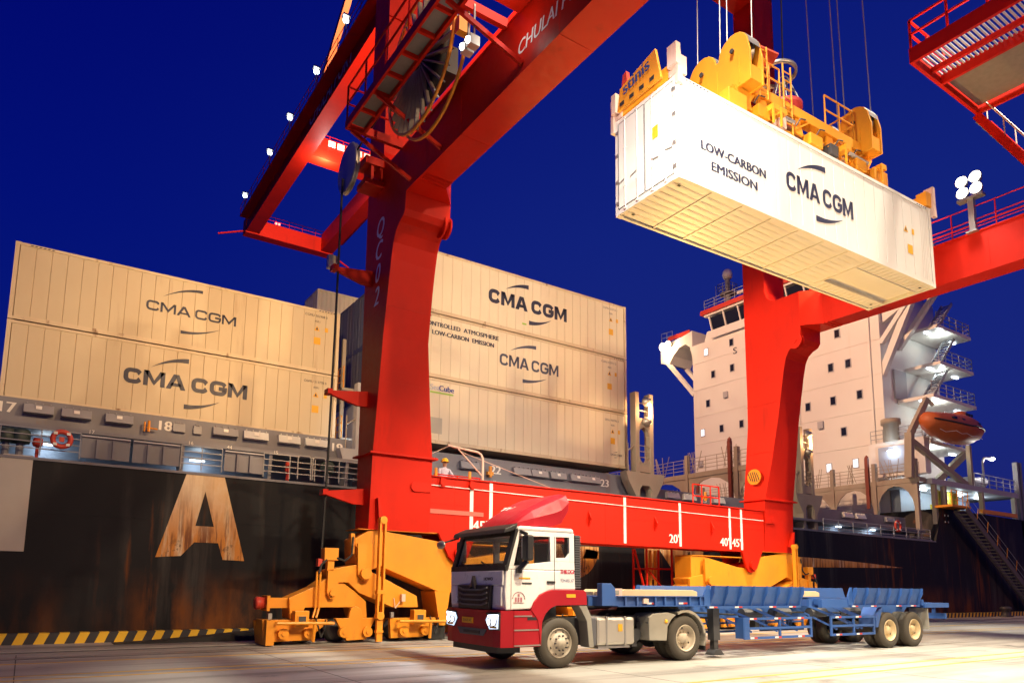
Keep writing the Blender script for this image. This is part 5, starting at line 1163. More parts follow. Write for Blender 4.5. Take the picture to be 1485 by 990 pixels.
# lower house front and recess at the boat deck
rc = MB().box(54.2, 54.98, 26.2, 30.4, 10.3, 13.0).build('boat_deck_house', SWHITE, acc)
MB().lathe([(0,0),(.55,0),(.55,1.3),(.7,1.3),(.7,1.7),(0,1.7)], (54.3, 28.6, 13.0), 'z', 16).build('vent_drum', SBUFF, acc, True)
railing(MB(), [(54.25, 30.2, 13.0), (54.25, 26.3, 13.0)], 1., .9, .03, 2).build('railing', RAILP, rc)
MB().box(54.1, 54.19, 27.0, 29.6, 10.6, 12.6).build('recess_lining', PASS, rc)
MB().box(53.9, 54.08, 28.4, 28.8, 12.2, 12.3).build('recess_lamp', L_COOL, rc); point('recess_light', (53.7, 28.4, 12.1), 60, COOL, .1)
# boat deck slab running aft, with posts
bd = MB().box(53.6, 68.0, 25.55, 31.0, 9.35, 9.75).build('boat_deck', SLGREY, ship)
railing(MB(), [(60.5, 25.7, 9.75), (67.9, 25.7, 9.75)], 1.05, 1.2, .035, 2).build('railing', RAILP, bd)
for x in (54.2, 55.6, 61.5, 67.2): MB().box(x-.15, x+.15, 25.6, 25.9, 5.2, 9.35).build('deck_post', SBUFF, bd)
for x in (67.9, 68.5): MB().box(x-.16, x+.16, 25.5, 25.85, 5.2, 12.4).build('mooring_post', SGREY, bd)
MB().box(62.5, 66, 27.6, 28.6, 9.76, 10.9).tube((62.0, 27, 10.4), (65, 27, 10.6), .4, 12).build('deck_machinery', SLGREY, bd)
lpst = MB().path([(62.8, 26.0, 9.75), (62.8, 26.0, 11.9), (63.1, 26.0, 12.3), (64.3, 26.0, 12.45)], .08, 8).build('deck_lamp_post', RAILP, bd)
MB().ball((64.5, 26.0, 12.38), .35, .2, .14, n=12, m=8).build('lamp_lens', L_WHITE, lpst); point('deck_lamp_light', (64.5, 26.0, 12.1), 350, WHITE, .15)
# house below the boat deck, lit inside
MB().box(55.0, 66, 28.6, 29.3, 5.3, 9.34).build('deck_house', PASS, ship)
for x in (55.8, 58.5, 61.5, 64.5):
    lp = MB().box(x-.4, x+.4, 27.2, 27.4, 9.22, 9.33).build('deckhead_lamp', L_COOL, bd)
    point('deckhead_light', (x, 27.3, 8.9), 70, (.8, .95, 1), .15)
m = railing(MB(), [(54, 26.0, 5.3), (60, 26.0, 7.62)], 1., 1., .03, 2); m.build('railing', RAILP, ship)
for x in (57.0, 57.8, 59.2, 60.0): MB().tube((x, 27.0, 7.62), (x, 27.0, 9.3), .22, 10).box(x-.3, x+.3, 26.8, 27.3, 7.62, 8.2).build('yellow_winch', paint('winch_yellow', (.50, .42, .03), .5, .15), ship)
MB().box(60.5, 66.5, 25.3, 25.6, 7.65, 7.95).build('yellow_beam', YEL, ship); MB().box(53.8, 56.5, 24.4, 25.6, 7.62, 7.78).build('gangway_landing', YEL, ship)
railing(MB(), [(54.0, 24.5, 7.78), (56.4, 24.5, 7.78)], 1.05, .8, .03, 2).build('landing_railing', YEL, ship)
# davit
dv = MB().bar((52.2, 26.4, 9.75), (52.2, 26.2, 13.0), .45, .5).bar((52.2, 26.2, 12.8), (54.2, 25.8, 15.7), .3, .45).bar((54.2, 25.8, 15.7), (54.5, 25.5, 15.2), .2).bar((52.4, 26.2, 12.4), (59.5, 25.9, 9.8), .35, .4).bar((57.2, 27.2, 9.75), (61.5, 26.6, 12.6), .35, .5).bar((60.6, 26.0, 9.75), (60.6, 26.0, 13.0), .3).build('davit', SBUFF, ship)
# lifeboat: enclosed hull, canopy, cockpit dome, rubbing strake
lb = thing('lifeboat', 'orange enclosed lifeboat hanging in its davit on the ship side', 'lifeboat', (56.6, 25.3, 12.6))
rings = []; N = 13
for i in range(N):
    s = i/(N-1); x = 52.9+7.6*s; w_ = 1.35*math.sin(math.pi*min(1, max(.0, .06+.88*s)))**.55; k = 12.55+.75*abs(2*s-1)**2.2; tp = 14.45+.28*math.sin(math.pi*s)+(.18 if .55 < s < .85 else 0)
    rings.append([(x, 25.3+w_*cc, k+(tp-k)*ff) for cc, ff in ((0,0),(-.55,.12),(-.92,.38),(-1,.52),(-.95,.62),(-.72,.84),(-.4,.97),(0,1),(.4,.97),(.72,.84),(.95,.62),(1,.52),(.92,.38),(.55,.12))])
MB().loft(rings).build('boat_hull', ORANGE, lb, True)
MB().ball((58.0, 25.3, 14.75), .75, .6, .5, n=14, m=8).build('cockpit_dome', ORANGE, lb, True)
for dx in (-.35, .05, .45): MB().box(58.0+dx, 58.25+dx, 24.68, 24.74, 14.75, 14.95).build('dome_window', GLASSS, lb)
st_l = [Vector(r[3])+Vector((0,-.03,0)) for r in rings]; MB().path([tuple(p) for p in st_l], .06, 6).build('rubbing_strake', BLKP, lb)
MB().path([(53.3+k*.8, 24.25 if 1 < k < 8 else 24.6, 13.15-(.12 if k % 2 else 0)) for k in range(9)], .018, 4).build('grab_line', WPAINT, lb)
for k in range(4): MB().box(54.6+k*1.2, 55.0+k*1.2, 24.15, 24.35, 14.0, 14.18).build('side_window', GLASSS, lb)
# gangway down to the quay
gw = thing('gangway', 'long dark accommodation ladder slanting from the ship down to the quay', 'gangway', (60, 24.6, 4))
A_, B_ = Vector((55.6, 24.3, 7.55)), Vector((67.0, 24.3, .35))
SGD = paint('gangway_dull_metal', (.13, .11, .09), .55, .15)
for y in (24.3, 25.1): MB().bar(A_+Vector((0, y-24.3, 0)), B_+Vector((0, y-24.3, 0)), .08, .42).build('side_stringer', SGD, gw)
for k in range(30):
    p = A_.lerp(B_, (k+.5)/30); MB().box(p.x-.14, p.x+.14, 24.36, 25.04, p.z-.03, p.z+.03).build('tread', SGD, gw)
for k in range(9):
    p = A_.lerp(B_, k/8); MB().tube(p, p+Vector((.35, 0, 1.05)), .028, 6).build('stanchion', YEL if k < 8 else SGD, gw)
for hh in (.5, 1.0): MB().tube(A_+Vector((.35*hh, 0, hh)), B_+Vector((.35*hh, 0, hh)), .015, 5).build('hand_rope', RAILP, gw)
m = MB(); 
for k in range(14):
    p = A_.lerp(B_, k/14); q = A_.lerp(B_, (k+1)/14); m.tube(p+Vector((0,-.02,-.2)), q+Vector((0,-.02,-1.1 if k % 2 else -.2)), .012, 4)
m.build('safety_net_cord', SGD, gw)
MB().box(70.5, 72.5, 25.0, 25.45, 2.6, 6.0).build('hull_side_opening', PASS, ship)
for x, z, lab in ((48.6, 6.0, 'red life ring on the deck rail right of the crane leg'), (55.2, 6.9, 'red life ring on the lit house wall below the lifeboat')):
    lr_ = thing('life_ring', lab, 'life ring', (x, 25.55, z), 0, 'life rings')
    MB().lathe([(.26,-.05),(.40,-.05),(.40,.05),(.26,.05),(.26,-.05)], (x, 25.55, z), 'y', 20).build('ring', SRED, lr_, True)
    for k in range(4): MB().box(x+.33*math.cos(R(45+90*k))-.06, x+.33*math.cos(R(45+90*k))+.06, 25.49, 25.61, z+.33*math.sin(R(45+90*k))-.06, z+.33*math.sin(R(45+90*k))+.06).build('reflective_band', WPAINT, lr_)

# pipes, ladder and vents on the superstructure front
for y in (30.2, 41.6): MB().tube((ax-.09, y, 5.3), (ax-.09, y, 25.8), .05, 6).build('downpipe', SWHITE, acc)
m = MB().tube((ax-.12, 36.7, 10.4), (ax-.12, 36.7, 24.0), .025, 5).tube((ax-.12, 37.15, 10.4), (ax-.12, 37.15, 24.0), .025, 5)
for k in range(44): m.tube((ax-.12, 36.7, 10.6+k*.3), (ax-.12, 37.15, 10.6+k*.3), .018, 4)
m.build('wall_ladder', SWHITE, acc)
for y, z in ((44.6, 20.3), (34.8, 15.5), (39.8, 11.6), (47.9, 14.0)): MB().box(ax-.22, ax-.001, y-.25, y+.25, z-.3, z+.3).build('vent_louvre', SLGREY, acc, bevel=.02)
# ------------------------------------------------------------------ tractor unit (own space: x rearwards from the front axle, y away from the camera, z up)
TO, TA = (9.4389, 12.1431, 0), -.0319
tk = thing('tractor_truck', 'white and dark red tractor truck with lit headlights pulling the blue trailer', 'truck', TO, TA)
def T_(m, n, mat, parent=tk, **k): return m.build(n, mat, parent, origin=False, **k)
W0, W1 = .06, 2.44
body = T_(MB().prism([(-1.30,1.20),(-1.33,1.55),(-1.30,2.03),(.44,2.03),(.46,1.61),(-.18,1.61),(-.48,1.50),(-.70,1.22)], 'y', W0, W1), 'cab_body', CABW, bevel=.03)
def wall(pts, nm, mat=CABW, bevel=.006):
    for a, b_ in ((W0+.004, W0+.07), (W1-.07, W1-.004)): T_(MB().prism(pts, 'y', a, b_), nm, mat, body, bevel=bevel)
wall([(-1.25,2.032),(.438,2.032),(.43,2.21),(-.18,2.21),(-1.12,2.10),(-1.225,2.10)], 'window_sill')
wall([(-1.235,2.102),(-1.12,2.102),(-.98,2.70),(-.98,2.80),(-1.05,2.80)], 'front_pillar')
wall([(-.978,2.72),(.42,2.74),(.42,2.83),(-1.03,2.83),(-1.04,2.802),(-.978,2.802)], 'roof_rail')
wall([(-.20,2.212),(-.06,2.212),(-.06,2.737),(-.22,2.733)], 'door_pillar')
wall([(.30,2.212),(.43,2.212),(.42,2.738),(.29,2.738)], 'rear_pillar')
wall([(-.058,2.212),(.298,2.212),(.298,2.40),(.22,2.30),(-.058,2.29)], 'rear_window_sill')
T_(MB().prism([(-1.05,2.832),(-.98,2.93),(.40,2.93),(.43,2.832)], 'y', W0, W1), 'roof', CABW, bevel=.04)
T_(MB().box(.37, .425, W0+.075, W1-.075, 2.032, 2.16).box(.37, .425, W0+.075, W1-.075, 2.76, 2.828).box(.37, .425, W0+.075, .30, 2.16, 2.76).box(.37, .425, 2.2, W1-.075, 2.16, 2.76), 'back_wall', BLKP)
T_(MB().box(.395, .40, .30, 2.2, 2.16, 2.76), 'back_window', GLASSD)
for a, b_ in ((W0+.03, W0+.036), (W1-.036, W1-.03)):
    T_(MB().prism([(-1.115,2.11),(-.19,2.215),(-.225,2.73),(-.975,2.715)], 'y', a, b_), 'door_glass', GLASSD, body)
    T_(MB().prism([(-.05,2.30),(.20,2.31),(.285,2.40),(.28,2.73),(-.05,2.73)], 'y', a, b_), 'rear_side_glass', GLASSD, body)
# windscreen with black surround
ws = T_(MB().add([(-1.29,.16,2.06),(-1.29,2.34,2.06),(-1.06,2.34,2.80),(-1.06,.16,2.80),(-1.285,.16,2.06),(-1.285,2.34,2.06),(-1.055,2.34,2.80),(-1.055,.16,2.80)], [(0,1,2,3),(4,7,6,5)]), 'windscreen', GLASSD)
T_(MB().bar((-1.30,.135,2.0), (-1.05,.135,2.84), .16, .06, (1,0,0)).bar((-1.30,2.365,2.0), (-1.05,2.365,2.84), .16, .06, (1,0,0)).bar((-1.30,.07,2.05), (-1.30,2.43,2.05), .06, .12).bar((-1.06,.07,2.80), (-1.06,2.43,2.80), .06, .14), 'windscreen_surround', BLKP, ws)
for y0 in (.7, 1.6): T_(MB().bar((-1.33, y0, 2.07), (-1.27, y0+.45, 2.20), .025), 'wiper', BLKP, ws)
T_(MB().add([(-1.0,.1,2.99),(-1.0,2.4,2.99),(-1.30,2.38,2.86),(-1.30,.12,2.86),(-1.04,.1,2.84),(-1.04,2.4,2.84),(-1.34,2.38,2.76),(-1.34,.12,2.76)], [(0,1,2,3),(4,7,6,5),(0,4,5,1),(1,5,6,2),(2,6,7,3),(3,7,4,0)]), 'sun_visor', BLKP, bevel=.02)
# cab interior
T_(MB().prism([(-1.20,2.035),(-1.16,2.16),(-.95,2.18),(-.85,2.035)], 'y', .15, 2.35), 'dashboard', BLKP)
for y in (.35, 1.55): T_(MB().box(-.5, .0, y, y+.55, 2.035, 2.12).box(-.08, .08, y, y+.55, 2.1, 2.62), 'seat', paint('cab_seat_cloth', (.10, .09, .09), .8), bevel=.04)
T_(MB().lathe([(.19,-.02),(.22,-.02),(.22,.02),(.19,.02),(.19,-.02)], (-.80, .62, 2.22), 'x', 20), 'steering_wheel', BLKP)
# front: panel, grille, emblem, lettering, plate
T_(MB().box(-1.355, -1.32, .12, 2.38, 1.70, 2.0), 'front_panel', CABW, bevel=.015)
gr = T_(MB().prism([(.52,1.70),(.58,1.20),(1.92,1.20),(1.98,1.70)], 'x', -1.40, -1.32), 'grille', BLKP, bevel=.01)
for k in range(4):
    z = 1.29+k*.105; T_(MB().bar((-1.425, .62, z+.05), (-1.425, .85, z), .03, .035).bar((-1.425, .85, z), (-1.425, 1.65, z), .03, .035).bar((-1.425, 1.65, z), (-1.425, 1.88, z+.05), .03, .035), 'grille_bar', GASK, gr)
T_(MB().add([(-1.43,1.25,1.90),(-1.43,1.13,1.62),(-1.43,1.37,1.62),(-1.45,1.25,1.70),(-1.34,1.25,1.90),(-1.34,1.13,1.62),(-1.34,1.37,1.62)], [(0,3,1),(0,2,3),(0,1,5,4),(0,4,6,2),(1,3,2,6,5)]), 'front_emblem', DARKM)
text('HOWO', .065, (-1.357, .86, 1.80), (0,-1,0), (0,0,1), BLKP, tk, 'maker_name', bold=.006, width=.36)
T_(MB().box(-1.36, -1.31, .16, .40, 1.28, 1.68), 'corner_deflector', CABW, bevel=.02); T_(MB().box(-1.36, -1.31, 2.10, 2.34, 1.28, 1.68), 'corner_deflector', CABW, bevel=.02)
bp_ = T_(MB().loft([[(-1.40,.10,z0),(-1.43,.35,z0),(-1.43,2.15,z0),(-1.40,2.40,z0),(-1.10,2.46,z0),(-.72,2.46,z0),(-.72,.04,z0),(-1.10,.04,z0)] for z0 in (.46,.60,1.12,1.19)]), 'bumper', CABR)
T_(MB().box(-1.36, -.8, .3, 2.2, .33, .459), 'bumper_skirt', BLKP, bp_)
T_(MB().prism([(.72,.66),(1.72,.66),(1.86,.80),(.58,.80)], 'x', -1.450, -1.432), 'lower_grille', GASK, bp_); T_(MB().box(-1.46, -1.451, .85, 1.55, .70, .76), 'grille_opening', BLKP, bp_)
pl_ = T_(MB().box(-1.46, -1.432, 1.16, 1.62, .90, 1.02), 'licence_plate', YSTICK, bp_); text('92H-051.47', .06, (-1.462, 1.57, .93), (0,-1,0), (0,0,1), BLKP, tk, 'plate_number', width=.36)
def headlamp(sg):
    Y = (lambda y: y) if sg else (lambda y: 2.5-y)
    hd = T_(MB().prism([(Y(.62),.99),(Y(.53),1.10),(Y(.11),1.12),(Y(.13),.83),(Y(.47),.81)], 'x', -1.446, -1.415), 'headlight', L_HEAD, bp_)
    T_(MB().prism([(Y(.66),.985),(Y(.55),1.125),(Y(.08),1.145),(Y(.10),.805),(Y(.49),.785)], 'x', -1.438, -1.41), 'headlight_frame', BLKP, hd)
    if 'projector_lens' not in MATS: emit('projector_lens', (.85, .92, 1), 7)
    for yy, zz, rr_ in ((.26, .97, .075), (.45, .95, .06)):
        T_(MB().lathe([(0,0),(rr_,0),(rr_,.03),(0,.03)], (-1.476, Y(yy), zz), 'x', 16), 'projector', MATS['projector_lens'], hd)
        T_(MB().lathe([(rr_,0),(rr_+.018,0),(rr_+.018,.03),(rr_,.03)], (-1.478, Y(yy), zz), 'x', 16), 'projector_ring', STEEL, hd)
    T_(MB().bar((-1.452, Y(.50), 1.075), (-1.452, Y(.14), 1.095), .02, .02), 'running_light', MATS['projector_lens'], hd)
    T_(MB().box(-1.452, -1.447, Y(.18), Y(.44), .835, .875), 'indicator', YSTICK, hd)
    T_(MB().bar((-1.45, Y(.58), 1.12), (-1.43, Y(.1), 1.145), .03, .03), 'headlight_trim', BLKP, hd)
    o = spot('headlamp_beam', (0,0,0), (0,0,0), 260, (.70, .80, 1), 100, .6, .08); o.parent = tk; o.location = (-1.50, Y(.3), .97)
    o.rotation_euler = Vector((-6, 0, -1.25)).to_track_quat('-Z', 'Y').to_euler()
headlamp(True); headlamp(False)
# steps and red wheel-arch
for z0, x1, x0 in ((1.07, -.69, -1.12), (.79, -.48, -1.12), (.48, -.44, -1.12)): T_(MB().box(x0, x1, .018, .12, z0, z0+.025), 'step_strip', STEEL)
T_(MB().prism([(-1.12,.46),(-.44,.46),(-.44,1.0),(-.68,1.19),(-1.12,1.19)], 'y', .032, .20), 'step_well', CABR); T_(MB().box(-.80, -.43, .025, .034, 1.0, 1.06), 'step_trim', BLKP)
arch = [(-.70,1.20),(-.62,1.36),(-.48,1.50),(-.30,1.58),(-.18,1.61),(.66,1.61),(.72,1.55),(.73,1.30),(-.10,1.28),(-.24,1.22),(-.36,1.10),(-.42,.96),(-.44,.46),(-.46,.46),(-.52,.9)]
arch = [(-.71,1.19),(-.64,1.36),(-.50,1.51),(-.32,1.59),(-.18,1.615),(.66,1.615),(.72,1.56),(.735,1.30),(-.08,1.29),(-.22,1.24),(-.35,1.13),(-.43,.98),(-.455,.80),(-.46,.47),(-.48,.47),(-.55,1.0)]
for a, b_ in ((.015, .32), (2.18, 2.485)): T_(MB().prism(arch, 'y', a, b_), 'wheel_arch', CABR, bevel=.02)
T_(MB().box(.18, .42, .008, .02, 1.46, 1.53), 'side_marker_lamp', YSTICK)
for a, b_ in ((.03, .34), (2.16, 2.47)): T_(MB().prism([(.52,1.285),(.735,1.285),(.86,1.05),(.93,.40),(.80,.40),(.74,.95),(.60,1.18)], 'y', a, b_), 'rear_splash_guard', FENDG, bevel=.01)
# roof deflector
sec = []
for u, v0, v1, b0, t0 in ((-1.02,.75,1.75,2.945,2.96), (-.80,.5,2.0,2.95,3.12), (-.45,.34,2.16,2.96,3.36), (.0,.24,2.26,2.98,3.60), (.18,.20,2.30,3.05,3.68), (.36,.18,2.32,3.34,3.74)):
    sec.append([(u,v0,b0),(u,v0-.02,b0+(t0-b0)*.45),(u,v0+.10,b0+(t0-b0)*.85),(u,v0+.35,t0),(u,v1-.35,t0),(u,v1-.10,b0+(t0-b0)*.85),(u,v1+.02,b0+(t0-b0)*.45),(u,v1,b0)])
fr = T_(MB().loft(sec), 'roof_deflector', CABR, smooth=False, bevel=.015)
text('THILOGI', .16, (-.42, 1.80, 3.40), (.30,-1,.02), (.8,.12,.50), WPAINT, tk, 'company_name', bold=.01, width=1.15, depth=.012, shear=.15)
text('THILOGI', .085, (.04, .05, 1.96), (1,0,0), (0,0,1), paint('thilogi_red', (.45, .02, .05), .5), tk, 'company_name', fat=.006, width=.36)
text('92H-051.47', .075, (.05, .05, 1.78), (1,0,0), (0,0,1), paint('plate_blue_print', (.10, .10, .20), .5), tk, 'plate_number', width=.35)
T_(MB().box(-1.0, -.72, .050, .056, 1.835, 1.865), 'door_sticker', YSTICK); T_(MB().box(-.92, -.68, .050, .056, 1.73, 1.765), 'door_sticker', DARKM)
m = MB()
for k in range(9):
    a0, a1 = R(20*k), R(20*k+16); m.bar((-1.0+.15*math.cos(a0), .052, 1.42+.15*math.sin(a0)), (-1.0+.15*math.cos(a1), .052, 1.42+.15*math.sin(a1)), .006, .018, (0,1,0))
for k in range(3): m.box(-1.09+k*.065, -1.05+k*.065, .050, .055, 1.37, 1.46)
m.box(-1.13, -.87, .050, .055, 1.345, 1.355); m.box(-1.02, -.98, .050, .055, 1.48, 1.53); T_(m, 'door_emblem', paint('faded_red_print', (.42, .16, .20), .6))
dh = T_(MB().box(-.30, -.10, .035, .058, 1.75, 1.80), 'door_handle', BLKP)
T_(MB().box(-.108, -.100, .053, .0585, 1.62, 2.74).box(-1.19, -1.182, .053, .0585, 1.22, 2.03), 'door_gap', BLKP)
# mirrors
for s in (0, 1):
    Y = (lambda y: y) if not s else (lambda y: 2.5-y)
    mr = T_(MB().box(-1.02, -.86, Y(-.30), Y(-.06), 2.20, 2.72), 'mirror', BLKP, bevel=.04)
    T_(MB().box(-1.0, -.87, Y(-.06), Y(-.035), 2.25, 2.68), 'mirror_shell', CABW, mr, bevel=.01)
    T_(MB().bar((-.94, Y(-.16), 2.2), (-1.05, Y(-.02), 2.02), .09).bar((-1.05, Y(-.05), 2.0), (-1.0, Y(.10), 2.0), .10).bar((-.95, Y(-.15), 2.74), (-.96, Y(.08), 2.82), .06), 'mirror_arm', BLKP, mr)
T_(MB().bar((-1.15, 2.42, 2.78), (-1.5, 2.55, 2.66), .04), 'kerb_mirror_arm', BLKP); T_(MB().ball((-1.52, 2.6, 2.62), .05, .20, .10, n=12, m=8), 'kerb_mirror', STEEL, smooth=True)
T_(MB().box(.47, .62, .10, .5, 1.62, 2.80), 'air_intake', BLKP, bevel=.02)
m = MB()
for k in range(22): m.box(.47, .625, .085, .10, 1.66+k*.052, 1.685+k*.052)
T_(m, 'intake_louvres', GASK)
# chassis, tank, catwalk
T_(MB().box(-1.0, 4.55, .80, .92, .72, 1.0).box(-1.0, 4.55, 1.58, 1.70, .72, 1.0), 'chassis_rail', DARKM)
for u in (.9, 2.2, 3.0, 4.3): T_(MB().box(u, u+.1, .92, 1.58, .76, .96), 'cross_member', DARKM)
T_(MB().box(-.9, .5, .85, 1.65, .45, 1.3), 'engine', DARKM)
T_(MB().tube((0, .3, .52), (0, 2.2, .52), .09, 10), 'front_axle', DARKM); T_(MB().tube((3.67, .5, .52), (3.67, 2.0, .52), .13, 10).ball((3.67, 1.25, .52), .30, n=12, m=8), 'drive_axle', DARKM)
tank = T_(MB().box(1.02, 2.12, .04, .66, .42, 1.04), 'fuel_tank', ALU, bevel=.07)
T_(MB().box(.86, 1.02, .05, .66, .42, 1.03), 'tank_end', GASK, tank, bevel=.03)
for u in (1.27, 1.80): T_(MB().box(u, u+.05, .03, .68, .41, 1.05), 'strap', STEEL, tank, bevel=.01)
T_(MB().box(1.62, 1.74, .030, .038, .72, .88), 'tank_label', YSTICK, tank); T_(MB().tube((1.6, .35, 1.03), (1.6, .35, 1.10), .06, 10), 'filler_cap', BLKP, tank); T_(MB().box(1.1, 2.0, .1, .6, .36, .41), 'tank_bracket', STEEL, tank)
T_(MB().tube((2.35, .25, .62), (2.35, .75, .62), .14, 12).tube((2.5, .3, .82), (2.5, .7, .82), .10, 12).box(2.2, 2.6, .4, .75, .9, 1.05).box(2.25, 2.4, .3, .6, .35, .5), 'air_tanks', DARKM)
m = MB()
for k in range(30):
    a0, a1 = k*.9, (k+1)*.9; m.tube((.72+k*.018, .7+.06*math.cos(a0), 1.42+.06*math.sin(a0)-.004*k), (.72+(k+1)*.018, .7+.06*math.cos(a1), 1.42+.06*math.sin(a1)-.004*(k+1)), .014, 5)
T_(m, 'coiled_air_hose', BLKP)
T_(MB().prism([(3.0,1.10),(3.1,1.22),(4.15,1.22),(4.45,1.02),(4.55,.92),(4.4,.95),(4.1,1.10)], 'y', .75, 1.75).box(3.2, 4.1, .82, 1.68, 1.0, 1.10), 'fifth_wheel', BLACK)
# rear mudguards
def guard(v0, v1):
    o = [(3.67+.66*math.cos(R(a)), .52+.66*math.sin(R(a))) for a in range(-18, 125, 11)]; i = [(3.67+.60*math.cos(R(a)), .52+.60*math.sin(R(a))) for a in range(-18, 125, 11)]
    g = T_(MB().prism(o+i[::-1], 'y', v0, v1), 'rear_mudguard', FENDG)
    T_(MB().prism([(2.50,1.02),(2.66,1.10),(3.1,1.12),(3.36,1.06),(3.20,.96),(3.08,.80),(3.04,.48),(2.50,.50)], 'y', v0, v1), 'mudguard_box', FENDG, g, bevel=.015)
    T_(MB().box(4.27, 4.30, v0, v1, .22, .62), 'mud_flap', BLACK, g)
    T_(MB().ball((3.02, v0-.01, .92), .05, .03, .05, n=8, m=6), 'marker_lamp', YSTICK, g)
    T_(MB().tube((2.45, v0+.05, .90), (3.05, v0+.05, .88), .02, 6), 'guard_stay', DARKM, g)
guard(-.01, .62); guard(1.88, 2.51)
# wheels
def tyre_prof(r, w): return [(r*.60,.02),(r*.64,.0),(r*.80,.0),(r*.93,.02),(r,.06),(r,w-.06),(r*.93,w-.02),(r*.80,w),(r*.64,w),(r*.60,w-.02)]
def wheel(u, v, root, near, kind, mat):
    s = 1 if near else -1; w_ = .29
    P = lambda pr: [(r, t*s) for r, t in pr]
    wh_ = MB().lathe(P(tyre_prof(.52, w_)), (u, v, .52), 'y', 36).build('wheel', TYRE, root, True, origin=False)
    t = MB()
    for k in range(54):
        a = 2*math.pi*k/54; c_, s_ = math.cos(a), math.sin(a); t.bar((u+.517*c_, v+s*.05, .52+.517*s_), (u+.517*c_, v+s*(w_-.05), .52+.517*s_), .022, .014, (c_, 0, s_))
    t.build('tread_blocks', TYRE, wh_, origin=False)
    if kind == 'front': pr = [(.315,.02),(.30,-.005),(.285,.03),(.275,.05),(.20,.0),(.17,-.03),(.12,-.03),(.11,-.07),(0,-.075)]
    else: pr = [(.315,.02),(.30,-.005),(.285,.03),(.27,.12),(.20,.15),(.17,.14),(.12,.12),(.11,.05),(0,.045)]
    MB().lathe(P(pr), (u, v, .52), 'y', 32).build('rim', mat, wh_, True, origin=False)
    n = 10
    for k in range(n):
        a = 2*math.pi*k/n; rr_ = .155; base = -.03 if kind == 'front' else .13
        MB().tube((u+rr_*math.cos(a), v+s*(base-.035), .52+rr_*math.sin(a)), (u+rr_*math.cos(a), v+s*(base+.03), .52+rr_*math.sin(a)), .018, 6).build('wheel_nut', DARKM if kind == 'front' else mat, wh_, origin=False)
    for k in range(8 if kind == 'front' else 6):
        a = 2*math.pi*(k+.5)/(8 if kind == 'front' else 6); rr_ = .232; base = .020 if kind == 'front' else .128
        MB().lathe([(0,0),(.026,0)], (u+rr_*math.cos(a), v+s*base, .52+rr_*math.sin(a)), 'y', 10).build('hand_hole', BLACK, wh_, origin=False)
    return wh_
wheel(0, .0, tk, True, 'front', RIM); wheel(0, 2.5, tk, False, 'front', RIM)
wheel(3.67, .0, tk, True, 'rear', RIM); wheel(3.67, .33, tk, True, 'rear', RIM); wheel(3.67, 2.5, tk, False, 'rear', RIM); wheel(3.67, 2.17, tk, False, 'rear', RIM)

# ------------------------------------------------------------------ container trailer
tr = thing('container_trailer', 'empty blue skeletal container trailer with guide combs coupled behind the truck', 'trailer', TO, TA)
def X_(m, n, mat, parent=tr, **k): return m.build(n, mat, parent, origin=False, **k)
for v in (.82, 1.58): X_(MB().box(1.4, 15.3, v, v+.12, .95 if False else 1.22, 1.46).prism([(1.4,1.22),(4.2,1.22),(4.8,.92),(14.2,.92),(14.6,1.22)], 'y', v+.002, v+.118), 'main_beam', BLUE)
for u in (4.6, 5.9, 7.2, 8.4, 9.7, 11.0, 12.7, 14.0): X_(MB().box(u, u+.12, .05, 2.45, 1.24, 1.42), 'cross_beam', BLUE)
# front bolster with posts
fb = X_(MB().box(1.52, 4.3, .0, .10, 1.28, 1.485).box(1.52, 4.3, 2.4, 2.5, 1.28, 1.485).box(1.52, 1.8, .1, 2.4, 1.28, 1.48).box(1.52, 4.3, .1, 2.4, 1.26, 1.279), 'front_platform', BLUE)
for u in (1.75, 2.1, 2.65, 2.95, 3.3, 3.75, 4.1): X_(MB().box(u, u+.045, -.06, .0, 1.285, 1.48), 'gusset', BLUE, fb)
X_(MB().box(1.54, 4.28, -.07, .0, 1.484, 1.50).box(1.54, 4.28, -.07, .0, 1.262, 1.28), 'edge_flange', BLUE, fb)
for u in (2.45, 3.45):
    X_(MB().box(u, u+.14, -.012, -.004, 1.31, 1.35), 'white_reflector', WPAINT, fb); X_(MB().box(u+.142, u+.28, -.012, -.004, 1.31, 1.35), 'red_reflector', SRED, fb)
for u in (6.2, 7.4, 9.0, 10.6): X_(MB().tube((u, .5, 1.05), (u+.7, .5, 1.05), .13, 12), 'air_reservoir', DARKM)
X_(MB().path([(4.3, .6, 1.1), (6.0, .62, 1.02), (8.5, .58, 1.06), (12.0, .6, 1.0)], .025, 5), 'brake_line', BLACK)
X_(MB().box(2.3, 2.45, -.06, .0, 1.33, 1.44), 'side_lamp', PALE, fb)
X_(MB().box(1.1, 4.2, .75, 1.75, 1.225, 1.262), 'skid_plate', BLACK, fb)
for v in (.0, 2.32): X_(MB().prism([(1.14,1.28),(1.14,1.77),(1.40,1.77),(1.52,1.66),(1.54,1.28)], 'y', v, v+.18), 'corner_post', BLUE, bevel=.01)
for k, (u0, u1) in enumerate(((2.05, 4.55), (7.6, 9.45))):
    for j, v in enumerate((.45, .95, 1.45)): X_(MB().prism([(u0, 1.487), (u1, 1.487), (u1, 1.60), (u1-.15, 1.64), (u0+.12, 1.64), (u0, 1.58)], 'y', v, v+.46), 'timber_plank', WOOD, bevel=.008)
X_(MB().box(1.62, 2.02, .35, .75, 1.487, 1.66), 'twistlock_box', PALE); X_(MB().box(1.7, 1.92, .340, .349, 1.53, 1.62), 'box_label', FENDG)
